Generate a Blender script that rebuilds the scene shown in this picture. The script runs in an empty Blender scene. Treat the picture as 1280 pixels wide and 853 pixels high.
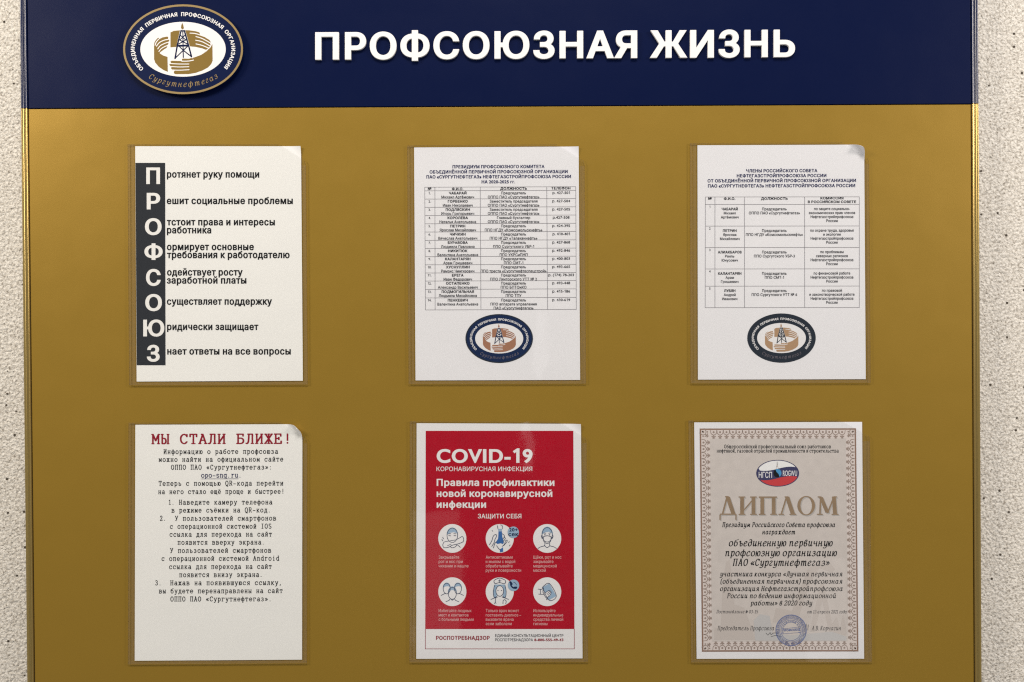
import bpy, math, random
import numpy as np
from mathutils import Vector, Matrix
from mathutils.geometry import delaunay_2d_cdt

random.seed(7)
S = bpy.context.scene
C = S.collection
PI = math.pi
MM = 0.001                     # the board is laid out in millimetres, about one per photo pixel

# ------------------------------------------------------------------ camera
D = 1.10                       # camera to board face, metres
TH = 0.006
cth, sth = math.cos(TH), math.sin(TH)
cam = bpy.data.cameras.new('camera')
cam.sensor_width = 36.0
cam.lens = 36.0 * D / 1.28
cam.clip_start = 0.02
cam.clip_end = 50
camo = bpy.data.objects.new('camera', cam)
C.objects.link(camo)
camo.matrix_world = Matrix(((cth, sth, 0, 0), (0, 0, -1, -D), (-sth, cth, 0, 0), (0, 0, 0, 1)))
S.camera = camo

# ------------------------------------------------------------------ world and lamps
W = bpy.data.worlds.new('World')
S.world = W
W.use_nodes = True
bg = W.node_tree.nodes['Background']
bg.inputs[0].default_value = (0.95, 0.97, 1.0, 1)
bg.inputs[1].default_value = 0.24


def lamp(name, loc, target, size, power, color):
    l = bpy.data.lights.new(name, 'AREA')
    l.shape = 'RECTANGLE'
    l.size, l.size_y = size
    l.energy = power
    l.color = color
    o = bpy.data.objects.new(name, l)
    C.objects.link(o)
    o.location = loc
    d = Vector(target) - Vector(loc)
    o.rotation_euler = d.to_track_quat('-Z', 'Y').to_euler()
    return o


lamp('ceiling_lamp', (-1.85, -1.10, 1.10), (-0.1, 0, -0.1), (0.6, 0.6), 32, (1.0, 0.90, 0.76))
lamp('ceiling_lamp', (2.25, -1.20, 0.85), (0.2, 0, -0.15), (0.6, 0.6), 33, (1.0, 0.92, 0.85))
lamp('ceiling_lamp', (0.1, -1.9, 2.5), (0, 0, -0.2), (1.3, 0.8), 70, (1.0, 0.96, 0.92))
# weak unseen lamps added behind the camera to put reflections in the pockets
lamp('reflection_lamp', (-0.30, -2.4, -0.95), (-0.30, 0, -0.95), (0.20, 0.55), 0.30, (1.0, 0.9, 0.85))
lamp('reflection_lamp', (0.06, -2.4, -0.40), (0.06, 0, -0.40), (0.035, 0.22), 0.035, (1.0, 0.95, 0.95))
lamp('reflection_lamp', (0.12, -2.4, -0.02), (0.12, 0, -0.02), (0.035, 0.26), 0.030, (1.0, 0.95, 0.95))
lamp('reflection_lamp', (1.25, -2.4, -1.10), (1.25, 0, -1.10), (0.16, 0.45), 0.20, (1.0, 0.95, 0.92))
S.view_settings.view_transform = 'Standard'
S.view_settings.look = 'None'
S.view_settings.exposure = 0.08
S.view_settings.gamma = 1.0
S.cycles.use_denoising = False
S.cycles.pixel_filter_type = 'BLACKMAN_HARRIS'
S.cycles.filter_width = 1.2
S.cycles.max_bounces = 8
S.cycles.transparent_max_bounces = 16


# ------------------------------------------------------------------ materials
def lin(c):
    return tuple((v / 255 / 12.92) if v / 255 <= 0.04045 else ((v / 255 + 0.055) / 1.055) ** 2.4 for v in c)


def mat(name, rgb, rough=0.6, metal=0.0, spec=0.5, noise=0.0, nscale=300.0, bump=0.0, bscale=500.0, coat=0.0):
    m = bpy.data.materials.new(name)
    m.use_nodes = True
    nt = m.node_tree
    p = nt.nodes['Principled BSDF']
    p.inputs['Base Color'].default_value = (*rgb, 1)
    p.inputs['Roughness'].default_value = rough
    p.inputs['Metallic'].default_value = metal
    p.inputs['Specular IOR Level'].default_value = spec
    p.inputs['Coat Weight'].default_value = coat
    tc = nt.nodes.new('ShaderNodeTexCoord')
    if noise:
        n = nt.nodes.new('ShaderNodeTexNoise')
        n.inputs['Scale'].default_value = nscale
        n.inputs['Detail'].default_value = 4
        nt.links.new(tc.outputs['Object'], n.inputs['Vector'])
        r = nt.nodes.new('ShaderNodeMapRange')
        r.inputs['From Min'].default_value = 0.25
        r.inputs['From Max'].default_value = 0.75
        r.inputs['To Min'].default_value = 1 - noise
        r.inputs['To Max'].default_value = 1 + noise
        nt.links.new(n.outputs['Fac'], r.inputs['Value'])
        mx = nt.nodes.new('ShaderNodeVectorMath')
        mx.operation = 'SCALE'
        mx.inputs[0].default_value = rgb
        nt.links.new(r.outputs[0], mx.inputs['Scale'])
        nt.links.new(mx.outputs[0], p.inputs['Base Color'])
    if bump:
        n2 = nt.nodes.new('ShaderNodeTexNoise')
        n2.inputs['Scale'].default_value = bscale
        n2.inputs['Detail'].default_value = 3
        nt.links.new(tc.outputs['Object'], n2.inputs['Vector'])
        b = nt.nodes.new('ShaderNodeBump')
        b.inputs['Strength'].default_value = bump
        b.inputs['Distance'].default_value = 0.0005
        nt.links.new(n2.outputs['Fac'], b.inputs['Height'])
        n3 = nt.nodes.new('ShaderNodeTexNoise')
        n3.inputs['Scale'].default_value = 7.0
        n3.inputs['Detail'].default_value = 2
        nt.links.new(tc.outputs['Object'], n3.inputs['Vector'])
        b3 = nt.nodes.new('ShaderNodeBump')
        b3.inputs['Strength'].default_value = 0.5
        b3.inputs['Distance'].default_value = 0.004
        nt.links.new(n3.outputs['Fac'], b3.inputs['Height'])
        nt.links.new(b.outputs[0], b3.inputs['Normal'])
        nt.links.new(b3.outputs[0], p.inputs['Normal'])
        r3 = nt.nodes.new('ShaderNodeMapRange')
        r3.inputs['To Min'].default_value = rough - 0.05
        r3.inputs['To Max'].default_value = rough + 0.05
        n4 = nt.nodes.new('ShaderNodeTexNoise')
        n4.inputs['Scale'].default_value = 22.0
        n4.inputs['Detail'].default_value = 6
        n4.inputs['Roughness'].default_value = 0.7
        nt.links.new(tc.outputs['Object'], n4.inputs['Vector'])
        nt.links.new(n4.outputs['Fac'], r3.inputs['Value'])
        nt.links.new(r3.outputs[0], p.inputs['Roughness'])
    return m


def wall_material():
    m = bpy.data.materials.new('speckled_stucco')
    m.use_nodes = True
    nt = m.node_tree
    N, L = nt.nodes, nt.links
    p = N['Principled BSDF']
    p.inputs['Roughness'].default_value = 0.85
    tc = N.new('ShaderNodeTexCoord')

    def noise(scale, detail=3, rough=0.6):
        n = N.new('ShaderNodeTexNoise')
        n.inputs['Scale'].default_value = scale
        n.inputs['Detail'].default_value = detail
        n.inputs['Roughness'].default_value = rough
        L.new(tc.outputs['Object'], n.inputs['Vector'])
        return n

    def ramp(src, stops):
        r = N.new('ShaderNodeValToRGB')
        e = r.color_ramp.elements
        e[0].position, e[0].color = stops[0][0], (*stops[0][1], 1)
        e[1].position, e[1].color = stops[-1][0], (*stops[-1][1], 1)
        for pos, col in stops[1:-1]:
            q = e.new(pos)
            q.color = (*col, 1)
        L.new(src, r.inputs[0])
        return r

    grain = ramp(noise(340, 4, 0.65).outputs['Fac'], [(0.30, (0.22, 0.185, 0.145)), (0.43, (0.55, 0.505, 0.435)), (0.60, (0.77, 0.725, 0.65))])
    # sparse dark grit
    v = N.new('ShaderNodeTexVoronoi')
    v.inputs['Scale'].default_value = 95
    L.new(tc.outputs['Object'], v.inputs['Vector'])
    dots = ramp(v.outputs['Distance'], [(0.13, (1, 1, 1)), (0.20, (0, 0, 0))])
    sel = N.new('ShaderNodeMath')
    sel.operation = 'GREATER_THAN'
    sel.inputs[1].default_value = 0.80
    sx = N.new('ShaderNodeSeparateColor')
    L.new(v.outputs['Color'], sx.inputs[0])
    L.new(sx.outputs[0], sel.inputs[0])
    mul = N.new('ShaderNodeMath')
    mul.operation = 'MULTIPLY'
    L.new(dots.outputs[0], mul.inputs[0])
    L.new(sel.outputs[0], mul.inputs[1])
    mix = N.new('ShaderNodeMix')
    mix.data_type = 'RGBA'
    L.new(mul.outputs[0], mix.inputs['Factor'])
    L.new(grain.outputs[0], mix.inputs['A'])
    mix.inputs['B'].default_value = (0.06, 0.045, 0.03, 1)
    L.new(mix.outputs['Result'], p.inputs['Base Color'])
    b1 = N.new('ShaderNodeBump')
    b1.inputs['Strength'].default_value = 0.9
    b1.inputs['Distance'].default_value = 0.0028
    L.new(noise(260, 4, 0.6).outputs['Fac'], b1.inputs['Height'])
    b2 = N.new('ShaderNodeBump')
    b2.inputs['Strength'].default_value = 0.6
    b2.inputs['Distance'].default_value = 0.001
    v2 = N.new('ShaderNodeTexVoronoi')
    v2.feature = 'SMOOTH_F1'
    v2.inputs['Scale'].default_value = 300
    L.new(tc.outputs['Object'], v2.inputs['Vector'])
    L.new(v2.outputs['Distance'], b2.inputs['Height'])
    L.new(b1.outputs[0], b2.inputs['Normal'])
    L.new(b2.outputs[0], p.inputs['Normal'])
    return m


def clear_material(name='clear_acrylic', tint=(0.99, 0.99, 0.985), rough=0.04, haze=0.0):
    m = bpy.data.materials.new(name)
    m.use_nodes = True
    nt = m.node_tree
    N, L = nt.nodes, nt.links
    for n in list(N):
        N.remove(n)
    out = N.new('ShaderNodeOutputMaterial')
    t = N.new('ShaderNodeBsdfTransparent')
    t.inputs[0].default_value = (*tint, 1)
    g = N.new('ShaderNodeBsdfGlossy')
    g.inputs['Roughness'].default_value = rough
    tc = N.new('ShaderNodeTexCoord')
    wn = N.new('ShaderNodeTexNoise')
    wn.inputs['Scale'].default_value = 9.0
    L.new(tc.outputs['Object'], wn.inputs['Vector'])
    wb = N.new('ShaderNodeBump')
    wb.inputs['Strength'].default_value = 0.16
    wb.inputs['Distance'].default_value = 0.004
    L.new(wn.outputs['Fac'], wb.inputs['Height'])
    L.new(wb.outputs[0], g.inputs['Normal'])
    f = N.new('ShaderNodeFresnel')
    f.inputs['IOR'].default_value = 1.46
    ge = N.new('ShaderNodeNewGeometry')
    iv = N.new('ShaderNodeMath')          # only the outer face of the sheet reflects
    iv.operation = 'SUBTRACT'
    iv.inputs[0].default_value = 1.0
    L.new(ge.outputs['Backfacing'], iv.inputs[1])
    fm = N.new('ShaderNodeMath')
    fm.operation = 'MULTIPLY'
    L.new(f.outputs[0], fm.inputs[0])
    L.new(iv.outputs[0], fm.inputs[1])
    mx = N.new('ShaderNodeMixShader')
    L.new(fm.outputs[0], mx.inputs[0])
    L.new(t.outputs[0], mx.inputs[1])
    L.new(g.outputs[0], mx.inputs[2])
    last = mx
    if haze:
        d = N.new('ShaderNodeBsdfDiffuse')
        d.inputs[0].default_value = (0.74, 0.58, 0.33, 1)
        m2 = N.new('ShaderNodeMixShader')
        m2.inputs[0].default_value = haze
        L.new(mx.outputs[0], m2.inputs[1])
        L.new(d.outputs[0], m2.inputs[2])
        last = m2
    L.new(last.outputs[0], out.inputs[0])
    return m


M = {
    'wall': wall_material(),
    'gold': mat('gold_vinyl', (0.312, 0.186, 0.022), 0.40, 0.42, 0.4, noise=0.035, nscale=700, bump=0.12, bscale=900),
    'gold_trim': mat('gold_anodised_trim', (0.42, 0.30, 0.10), 0.30, 0.75, 0.5),
    'navy': mat('navy_vinyl', (0.0010, 0.0050, 0.036), 0.38, 0.0, 0.09, bump=0.10, bscale=900),
    'navy_trim': mat('navy_trim', (0.004, 0.010, 0.052), 0.25, 0.0, 0.6),
    'gap': mat('dark_joint', (0.01, 0.008, 0.006), 0.9),
    'letter': mat('white_letter_plastic', (0.80, 0.79, 0.78), 0.45, noise=0.02, nscale=120),
    'paper': mat('office_paper', (0.765, 0.76, 0.74), 0.75, spec=0.3, noise=0.02, nscale=500, bump=0.06, bscale=700),
    'paper_cool': mat('bright_office_paper', (0.70, 0.695, 0.72), 0.75, spec=0.3, noise=0.02, nscale=500, bump=0.06, bscale=700),
    'diploma_field': mat('certificate_stock', (0.53, 0.485, 0.46), 0.6, spec=0.3, noise=0.05, nscale=90),
    'black': mat('black_toner', (0.005, 0.005, 0.006), 0.6, spec=0.1),
    'soft_black': mat('thin_black_toner', (0.020, 0.019, 0.024), 0.6, spec=0.1),
    'rule': mat('grey_rule_ink', (0.21, 0.20, 0.22), 0.6),
    'band': mat('charcoal_toner', (0.022, 0.025, 0.031), 0.6, spec=0.1, noise=0.06, nscale=200),
    'band_white': mat('reversed_out_white', (0.76, 0.75, 0.73), 0.7),
    'navy_ink': mat('navy_ink', (0.006, 0.010, 0.075), 0.6, spec=0.1),
    'darkred': mat('dark_red_ink', (0.25, 0.004, 0.018), 0.6, spec=0.1),
    'red': mat('poster_red_ink', (0.37, 0.0008, 0.014), 0.5, spec=0.1, noise=0.05, nscale=60),
    'poster_white': mat('poster_white', (0.70, 0.69, 0.70), 0.6),
    'pink': mat('pale_pink_ink', (0.62, 0.36, 0.36), 0.6),
    'iconblue': mat('light_blue_ink', (0.26, 0.38, 0.52), 0.6),
    'strongblue': mat('strong_blue_ink', (0.02, 0.11, 0.34), 0.6),
    'iconline': mat('slate_line_ink', (0.035, 0.05, 0.10), 0.6, spec=0.1),
    'em_navy': mat('emblem_navy', (0.002, 0.008, 0.045), 0.35, spec=0.15),
    'em_white': mat('emblem_white', (0.76, 0.75, 0.74), 0.45),
    'em_gold': mat('emblem_gold', (0.205, 0.125, 0.020), 0.5, spec=0.25),
    'em_rim': mat('emblem_gold_rim', (0.29, 0.20, 0.075), 0.4, 0.1),
    'print_navy': mat('printed_navy', (0.003, 0.015, 0.062), 0.6, spec=0.1),
    'print_brown': mat('printed_brown', (0.30, 0.135, 0.075), 0.6),
    'print_char': mat('printed_charcoal', (0.015, 0.022, 0.034), 0.6, spec=0.1),
    'print_tan': mat('printed_tan', (0.36, 0.22, 0.12), 0.6),
    'print_dim': mat('printed_dim_script', (0.13, 0.11, 0.13), 0.6),
    'dip_brown': mat('diploma_brown_rule', (0.23, 0.135, 0.095), 0.6),
    'dip_orn': mat('diploma_ornament_ink', (0.27, 0.205, 0.175), 0.6),
    'dip_pink': mat('diploma_ornament_ground', (0.60, 0.535, 0.51), 0.6),
    'dip_gold': mat('diploma_gold_title', (0.255, 0.175, 0.105), 0.45, noise=0.12, nscale=60),
    'dip_shade': mat('diploma_title_drop_shadow', (0.38, 0.36, 0.345), 0.6),
    'dip_mark': mat('diploma_watermark_warm', (0.485, 0.437, 0.41), 0.6),
    'dip_mark2': mat('diploma_watermark_cool', (0.465, 0.455, 0.455), 0.6),
    'stamp': mat('blue_stamp_ink', (0.11, 0.15, 0.33), 0.6, noise=0.3, nscale=400),
    'oval_red': mat('oval_red', (0.50, 0.035, 0.04), 0.5),
    'oval_navy': mat('oval_navy', (0.03, 0.03, 0.10), 0.5),
    'oval_blue': mat('oval_blue', (0.05, 0.26, 0.52), 0.5),
    'oval_white': mat('oval_white', (0.74, 0.74, 0.75), 0.5),
    'clear': clear_material(),
    'clear_edge': clear_material('acrylic_edge_strip', (0.99, 0.985, 0.98), 0.15, haze=0.035),
    'acrylic_rim': mat('cut_acrylic_edge', (0.20, 0.125, 0.03), 0.3),
}


# ------------------------------------------------------------------ 2D shapes -> triangles
def fill(loops, eps=1e-5):
    """triangulate overlapping closed loops, non-zero winding"""
    vs, es = [], []
    for lp in loops:
        n0 = len(vs)
        k = len(lp)
        if k < 3:
            continue
        vs += [Vector((float(a), float(b))) for a, b in lp]
        es += [(n0 + i, n0 + (i + 1) % k) for i in range(k)]
    v, e, f, *_ = delaunay_2d_cdt(vs, es, [], 0, eps)
    V = np.array([(q.x, q.y) for q in v])
    F = np.array([list(t) for t in f if len(t) == 3])
    if len(F) == 0:
        return V, []
    cen = V[F].mean(axis=1)
    wn = np.zeros(len(cen))
    for lp in loops:
        A = np.array(lp, float)
        B = np.roll(A, -1, axis=0)
        x0, y0, x1, y1 = A[:, 0], A[:, 1], B[:, 0], B[:, 1]
        px, py = cen[:, 0:1], cen[:, 1:2]
        cr = (x1 - x0) * (py - y0) - (px - x0) * (y1 - y0)
        wn += ((y0 <= py) & (y1 > py) & (cr > 0)).sum(1)
        wn -= ((y0 > py) & (y1 <= py) & (cr < 0)).sum(1)
    a = V[F[:, 1]] - V[F[:, 0]]
    b = V[F[:, 2]] - V[F[:, 0]]
    area = a[:, 0] * b[:, 1] - a[:, 1] * b[:, 0]
    F = F[(wn != 0) & (np.abs(area) > 1e-9)]
    used = np.unique(F)
    remap = -np.ones(len(V), int)
    remap[used] = np.arange(len(used))
    return V[used], [tuple(remap[t]) for t in F]


def hull(pts):
    pts = sorted(set((round(a, 6), round(b, 6)) for a, b in pts))
    if len(pts) < 3:
        return pts

    def half(ps):
        h = []
        for p in ps:
            while len(h) >= 2 and (h[-1][0] - h[-2][0]) * (p[1] - h[-2][1]) - (h[-1][1] - h[-2][1]) * (p[0] - h[-2][0]) <= 0:
                h.pop()
            h.append(p)
        return h
    lo, up = half(pts), half(pts[::-1])
    return lo[:-1] + up[:-1]


def nib(rx, ry, n=8, rot=0.0):
    r = []
    for i in range(n):
        a = 2 * PI * (i + 0.5) / n
        x, y = rx * math.cos(a), ry * math.sin(a)
        r.append((x * math.cos(rot) - y * math.sin(rot), x * math.sin(rot) + y * math.cos(rot)))
    return r


def sweep(pts, nb):
    return [hull([(p[0] + a, p[1] + b) for a, b in nb] + [(q[0] + a, q[1] + b) for a, b in nb])
            for p, q in zip(pts[:-1], pts[1:])]


def catmull(P, n=5):
    if len(P) < 3:
        return list(P)
    out = []
    Q = [P[0]] + list(P) + [P[-1]]
    for i in range(1, len(Q) - 2):
        p0, p1, p2, p3 = Q[i - 1:i + 3]
        for k in range(n):
            t = k / n
            out.append(tuple(0.5 * ((2 * p1[j]) + (-p0[j] + p2[j]) * t + (2 * p0[j] - 5 * p1[j] + 4 * p2[j] - p3[j]) * t * t
                                    + (-p0[j] + 3 * p1[j] - 3 * p2[j] + p3[j]) * t ** 3) for j in (0, 1)))
    out.append(tuple(P[-1]))
    return out


def arc(cx, cy, rx, ry, a0=0, a1=360, n=16):
    k = max(3, int(n * abs(a1 - a0) / 360 + 0.5))
    return [(cx + rx * math.cos(math.radians(a0 + (a1 - a0) * i / k)), cy + ry * math.sin(math.radians(a0 + (a1 - a0) * i / k))) for i in range(k + 1)]


def ellipse(cx, cy, rx, ry, n=64):
    return [(cx + rx * math.cos(2 * PI * i / n), cy + ry * math.sin(2 * PI * i / n)) for i in range(n)]


# ------------------------------------------------------------------ lettering
# serif letters are drawn as pen strokes: l = line, c = curve, e = ellipse arc, s = serif bar, d = dot
ROMAN = {
 'а': 'e 4 2.8 3.3 2.8;c 8 0 8 7 6.5 10 4.5 10 2 8.8;s 8.9 0 1.2',
 'б': 'e 5 4.2 4 4.2;c 1 4 1.5 10 5 12.2 9 14',
 'в': 'l 2 0 2 10;l .5 0 6 0;l .5 10 5.5 10;e 5.5 7.7 2.7 2.3 -90 90;e 6 2.7 3 2.7 -90 90;l 2 5.3 6 5.3',
 'г': 'l 2.5 0 2.5 10;l .5 10 8.5 10 8.5 7.4;s 2.5 0 2',
 'д': 'l .8 -3 .8 0 9.6 0 9.6 -3;l 2.5 0 4 10 8 10 8 0;l 2.5 10 9 10',
 'е': 'e 5 5 4.2 5 0 318;l .9 5 9.2 5', 'ё': 'e 5 5 4.2 5 0 318;l .9 5 9.2 5;d 3 13;d 7 13',
 'ж': 'l 5 0 5 10;l 1 10 5 5 9 10;l .6 0 5 5 9.4 0;s 5 0 1.1;s 5 10 1.1;s .8 0 1;s 9.2 0 1;s 1.2 10 1;s 8.8 10 1',
 'з': 'e 4.6 7.6 3.2 2.4 -90 150;e 4.6 2.7 3.8 2.7 -150 90',
 'и': 'l 2 0 2 10;l 8 0 8 10;l 2 1 8 9;s 2 0 1.5;s 8 0 1.5;s 2 10 1.5;s 8 10 1.5',
 'й': 'l 2 0 2 10;l 8 0 8 10;l 2 1 8 9;s 2 0 1.5;s 8 0 1.5;s 2 10 1.5;s 8 10 1.5;c 3 13.5 5 12 7 13.5',
 'к': 'l 2 0 2 10;l 2 5 4 5 8 10;l 4 5 8.5 0;s 2 0 1.5;s 8.6 0 1.2;s 2 10 1.5;s 8 10 1.2',
 'л': 'c .3 .2 2 .2 3.3 3 3.8 10;l 2.6 10 8 10 8 0;s 8 0 1.5',
 'м': 'l 1.5 0 1.5 10 5 2 8.5 10 8.5 0;s 1.5 0 1.4;s 8.5 0 1.4;s 1 10 .9;s 9 10 .9',
 'н': 'l 2 0 2 10;l 8 0 8 10;l 2 5 8 5;s 2 0 1.5;s 8 0 1.5;s 2 10 1.5;s 8 10 1.5',
 'о': 'e 5 5 4.3 5', 'п': 'l 2 0 2 10;l 8 0 8 10;l .5 10 9.5 10;s 2 0 1.5;s 8 0 1.5',
 'р': 'l 2 -4 2 10;e 5.4 5 3.6 4.9;s 2 -4 1.7;l .5 10 2 10', 'с': 'e 5 5 4.2 5 35 325;l 8.7 9.6 8.7 7.2',
 'т': 'l 5 0 5 10;l 1 7.4 1 10 9 10 9 7.4;s 5 0 2', 'у': 'l 1.5 10 5 1;l 9 10 4.2 -3 2.8 -4 1 -4;s 1.5 10 1.3;s 8.8 10 1.3',
 'ф': 'l 5 -4 5 13.5;e 3 5 2.6 4.6;e 7 5 2.6 4.6;s 5 -4 1.6', 'х': 'l 1 0 9 10;l 1 10 9 0;s 1.2 0 1.2;s 8.8 0 1.2;s 1.2 10 1.2;s 8.8 10 1.2',
 'ц': 'l 1.5 10 1.5 0 9.4 0 9.4 -3;l 7.6 0 7.6 10;s 1.5 10 1.3;s 7.6 10 1.3', 'ч': 'c 1.8 10 1.9 5.6 4 4.4 8 5;l 8 0 8 10;s 8 0 1.5;s 1.8 10 1.3;s 8 10 1.3',
 'ш': 'l 1 10 1 0 9 0 9 10;l 5 0 5 10;s 1 10 1.1;s 5 10 1.1;s 9 10 1.1', 'щ': 'l .8 10 .8 0 9.8 0 9.8 -3;l 4.6 0 4.6 10;l 8.4 0 8.4 10;s .8 10 1.1;s 4.6 10 1.1;s 8.4 10 1.1',
 'ъ': 'l .8 8 .8 10 3.4 10 3.4 0 6 0;e 6 2.9 2.8 2.9 -90 90;l 3.4 5.8 6 5.8', 'ы': 'l 1.3 10 1.3 0 3.6 0;e 3.6 2.9 2.2 2.9 -90 90;l 1.3 5.8 3.6 5.8;l 8.6 0 8.6 10;s 1.3 10 1.2;s 8.6 10 1.2;s 8.6 0 1.2',
 'ь': 'l 2.4 10 2.4 0 6 0;e 6 2.9 2.8 2.9 -90 90;l 2.4 5.8 6 5.8;s 2.4 10 1.4', 'э': 'e 4.8 5 4.3 5 -145 145;l 3.5 5 9 5',
 'ю': 'l 1.4 0 1.4 10;l 1.4 5 3.6 5;e 6.6 5 3 5;s 1.4 0 1.2;s 1.4 10 1.2', 'я': 'l 8 0 8 10;e 5 7.3 3.2 2.7 90 270;l 5 10 9 10;l 5 4.6 8 4.6;l 5.4 4.6 2 0;s 8.2 0 1.4;s 1.8 0 1.2',
 'А': 'l 1 0 5 14 9 0;l 2.4 5 7.6 5;s 1.2 0 1.5;s 8.8 0 1.5;l 3.4 14 5 14', 'Б': 'l 2 0 2 14;l .6 14 8.4 14 8.4 11.3;l .6 0 5.6 0;l 2 8 5.6 8;e 5.6 4 3.4 4 -90 90',
 'Е': 'l 2 0 2 14;l .5 14 8.5 14 8.5 11;l .5 0 9 0 9 3.2;l 2 7.4 6 7.4;l 6 5.9 6 8.9', 'Ж': 'l 5 0 5 14;l 1 14 5 7 9 14;l .6 0 5 7 9.4 0;s 5 0 1.2;s 5 14 1.2;s .9 0 1.1;s 9.1 0 1.1;s 1.1 14 1.1;s 8.9 14 1.1',
 'И': 'l 1.8 0 1.8 14;l 8.2 0 8.2 14;l 1.8 1.5 8.2 12.5;s 1.8 0 1.5;s 8.2 0 1.5;s 1.8 14 1.5;s 8.2 14 1.5', 'К': 'l 2 0 2 14;l 2 7 4 7 8.4 14;l 4 7 8.8 0;s 2 0 1.5;s 8.6 0 1.3;s 2 14 1.5;s 8.2 14 1.3',
 'Л': 'c .3 .2 2 .2 3.3 4 3.8 14;l 2.6 14 8.3 14 8.3 0;s 8.3 0 1.5', 'М': 'l 1.4 0 1.4 14 5 4.5 8.6 14 8.6 0;s 1.4 0 1.4;s 8.6 0 1.4;s .9 14 1;s 9.1 14 1',
 'Н': 'l 1.8 0 1.8 14;l 8.2 0 8.2 14;l 1.8 7 8.2 7;s 1.8 0 1.5;s 8.2 0 1.5;s 1.8 14 1.5;s 8.2 14 1.5', 'О': 'e 5 7 4.4 7', 'П': 'l 1.8 0 1.8 14;l 8.2 0 8.2 14;l .3 14 9.7 14;s 1.8 0 1.5;s 8.2 0 1.5',
 'Р': 'l 2 0 2 14;l .5 14 6 14;e 5.6 10.2 3.3 3.8 -90 90;l 2 6.4 5.8 6.4;s 2 0 1.8', 'С': 'e 5.2 7 4.4 7 38 322;l 8.8 13.5 8.8 10.5', 'Т': 'l 5 0 5 14;l .8 10.5 .8 14 9.2 14 9.2 10.5;s 5 0 2.2',
 'У': 'l 1.2 14 5.2 5;l 8.9 14 4.4 1.6 3.2 0 1.4 0;s 1.2 14 1.4;s 8.8 14 1.4', 'Ы': 'l 1.3 14 1.3 0 3.8 0;e 3.8 4 2.3 4 -90 90;l 1.3 8 3.8 8;l 8.8 0 8.8 14;s 1.3 14 1.2;s 8.8 14 1.2;s 8.8 0 1.2',
 'В': 'l 2 0 2 14;l .5 0 5.6 0;l .5 14 5.2 14;e 5.2 10.8 3 3.2 -90 90;e 5.6 3.8 3.4 3.8 -90 90;l 2 7.6 5.6 7.6', 'Q': 'e 5 7 4.4 7;c 3 -1.5 5 -1 7 -2.6 9 -1.6', 'R': 'l 2 0 2 14;l .5 14 5.6 14;e 5.6 10.4 3 3.6 -90 90;l 2 6.8 5.6 6.8;l 5.6 6.8 8.8 0;s 2 0 1.5;s 9 0 1',
 'I': 'l 5 0 5 14;s 5 0 2.8;s 5 14 2.8', 'O': 'e 5 7 4.4 7', 'S': 'e 5 10.5 3.6 3.5 30 270;e 5 3.5 3.8 3.5 -150 90', 'A': 'l 1 0 5 14 9 0;l 2.4 5 7.6 5;s 1.2 0 1.5;s 8.8 0 1.5',
 'o': 'e 5 5 4.3 5', 'p': 'l 2 -4 2 10;e 5.4 5 3.6 4.9;s 2 -4 1.7', 's': 'e 5 7.5 3.5 2.5 20 270;e 5 2.5 3.7 2.5 -160 90', 'n': 'l 2 0 2 10;c 2 7 4 9.8 7 9.6 8 8 8 0;s 2 0 1.5;s 8 0 1.5;l .6 10 2 10',
 'g': 'e 4.6 5 3.6 4.9;c 8.2 10 8.2 -1 7 -4 2 -4;l 8.2 10 9.5 10', 'r': 'l 3 0 3 10;c 3 6 5 9.4 7 10 9 9;s 3 0 2;l 1 10 3 10', 'u': 'c 2 10 2 2 4 0 6 .3 8 3;l 8 0 8 10;s 9 0 .8;l .6 10 2 10;l 6.6 10 8 10',
 'd': 'e 4.6 5 3.6 4.9;l 8.2 0 8.2 14;l 6.5 14 8.2 14;l 8.2 0 9.6 0', 'i': 'l 5 0 5 10;s 5 0 2.6;l 2.8 10 5 10;d 5 13.5',
 '0': 'e 5 7 3.8 7', '1': 'l 2 11.5 5 14 5 0;s 5 0 3', '2': 'c 1.6 10.5 2.5 13.4 5 14 8 12.8 7.8 9.4 1.4 0;l 1.4 0 8.8 0 8.8 2', '3': 'e 4.6 10.6 3.4 3.4 -90 150;e 4.6 3.6 3.9 3.6 -150 90', '5': 'l 8 14 2.4 14 2 7.6;e 4.8 4.3 3.9 4.3 -150 120',
 '.': 'd 4 .6', ',': 'd 4 .6;l 4.6 .6 3 -2.4', ':': 'd 4 .6;d 4 8', '!': 'l 5 14 5 4.6;d 5 .7', '-': 'l 1.5 5 8.5 5', '–': 'l 0 5 10 5', '«': 'l 4.6 8.6 1.4 5.2 4.6 1.8;l 8.6 8.6 5.4 5.2 8.6 1.8', '»': 'l 1.4 8.6 4.6 5.2 1.4 1.8;l 5.4 8.6 8.6 5.2 5.4 1.8',
 '(': 'c 7 15 4.4 11 4.4 2 7 -2.6', ')': 'c 3 15 5.6 11 5.6 2 3 -2.6', '№': 'l 1 0 1 14 6 0 6 14;e 9 8 1.8 2.4;l 7.4 4 10.6 4',
}
ITALIC = dict(ROMAN)
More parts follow.
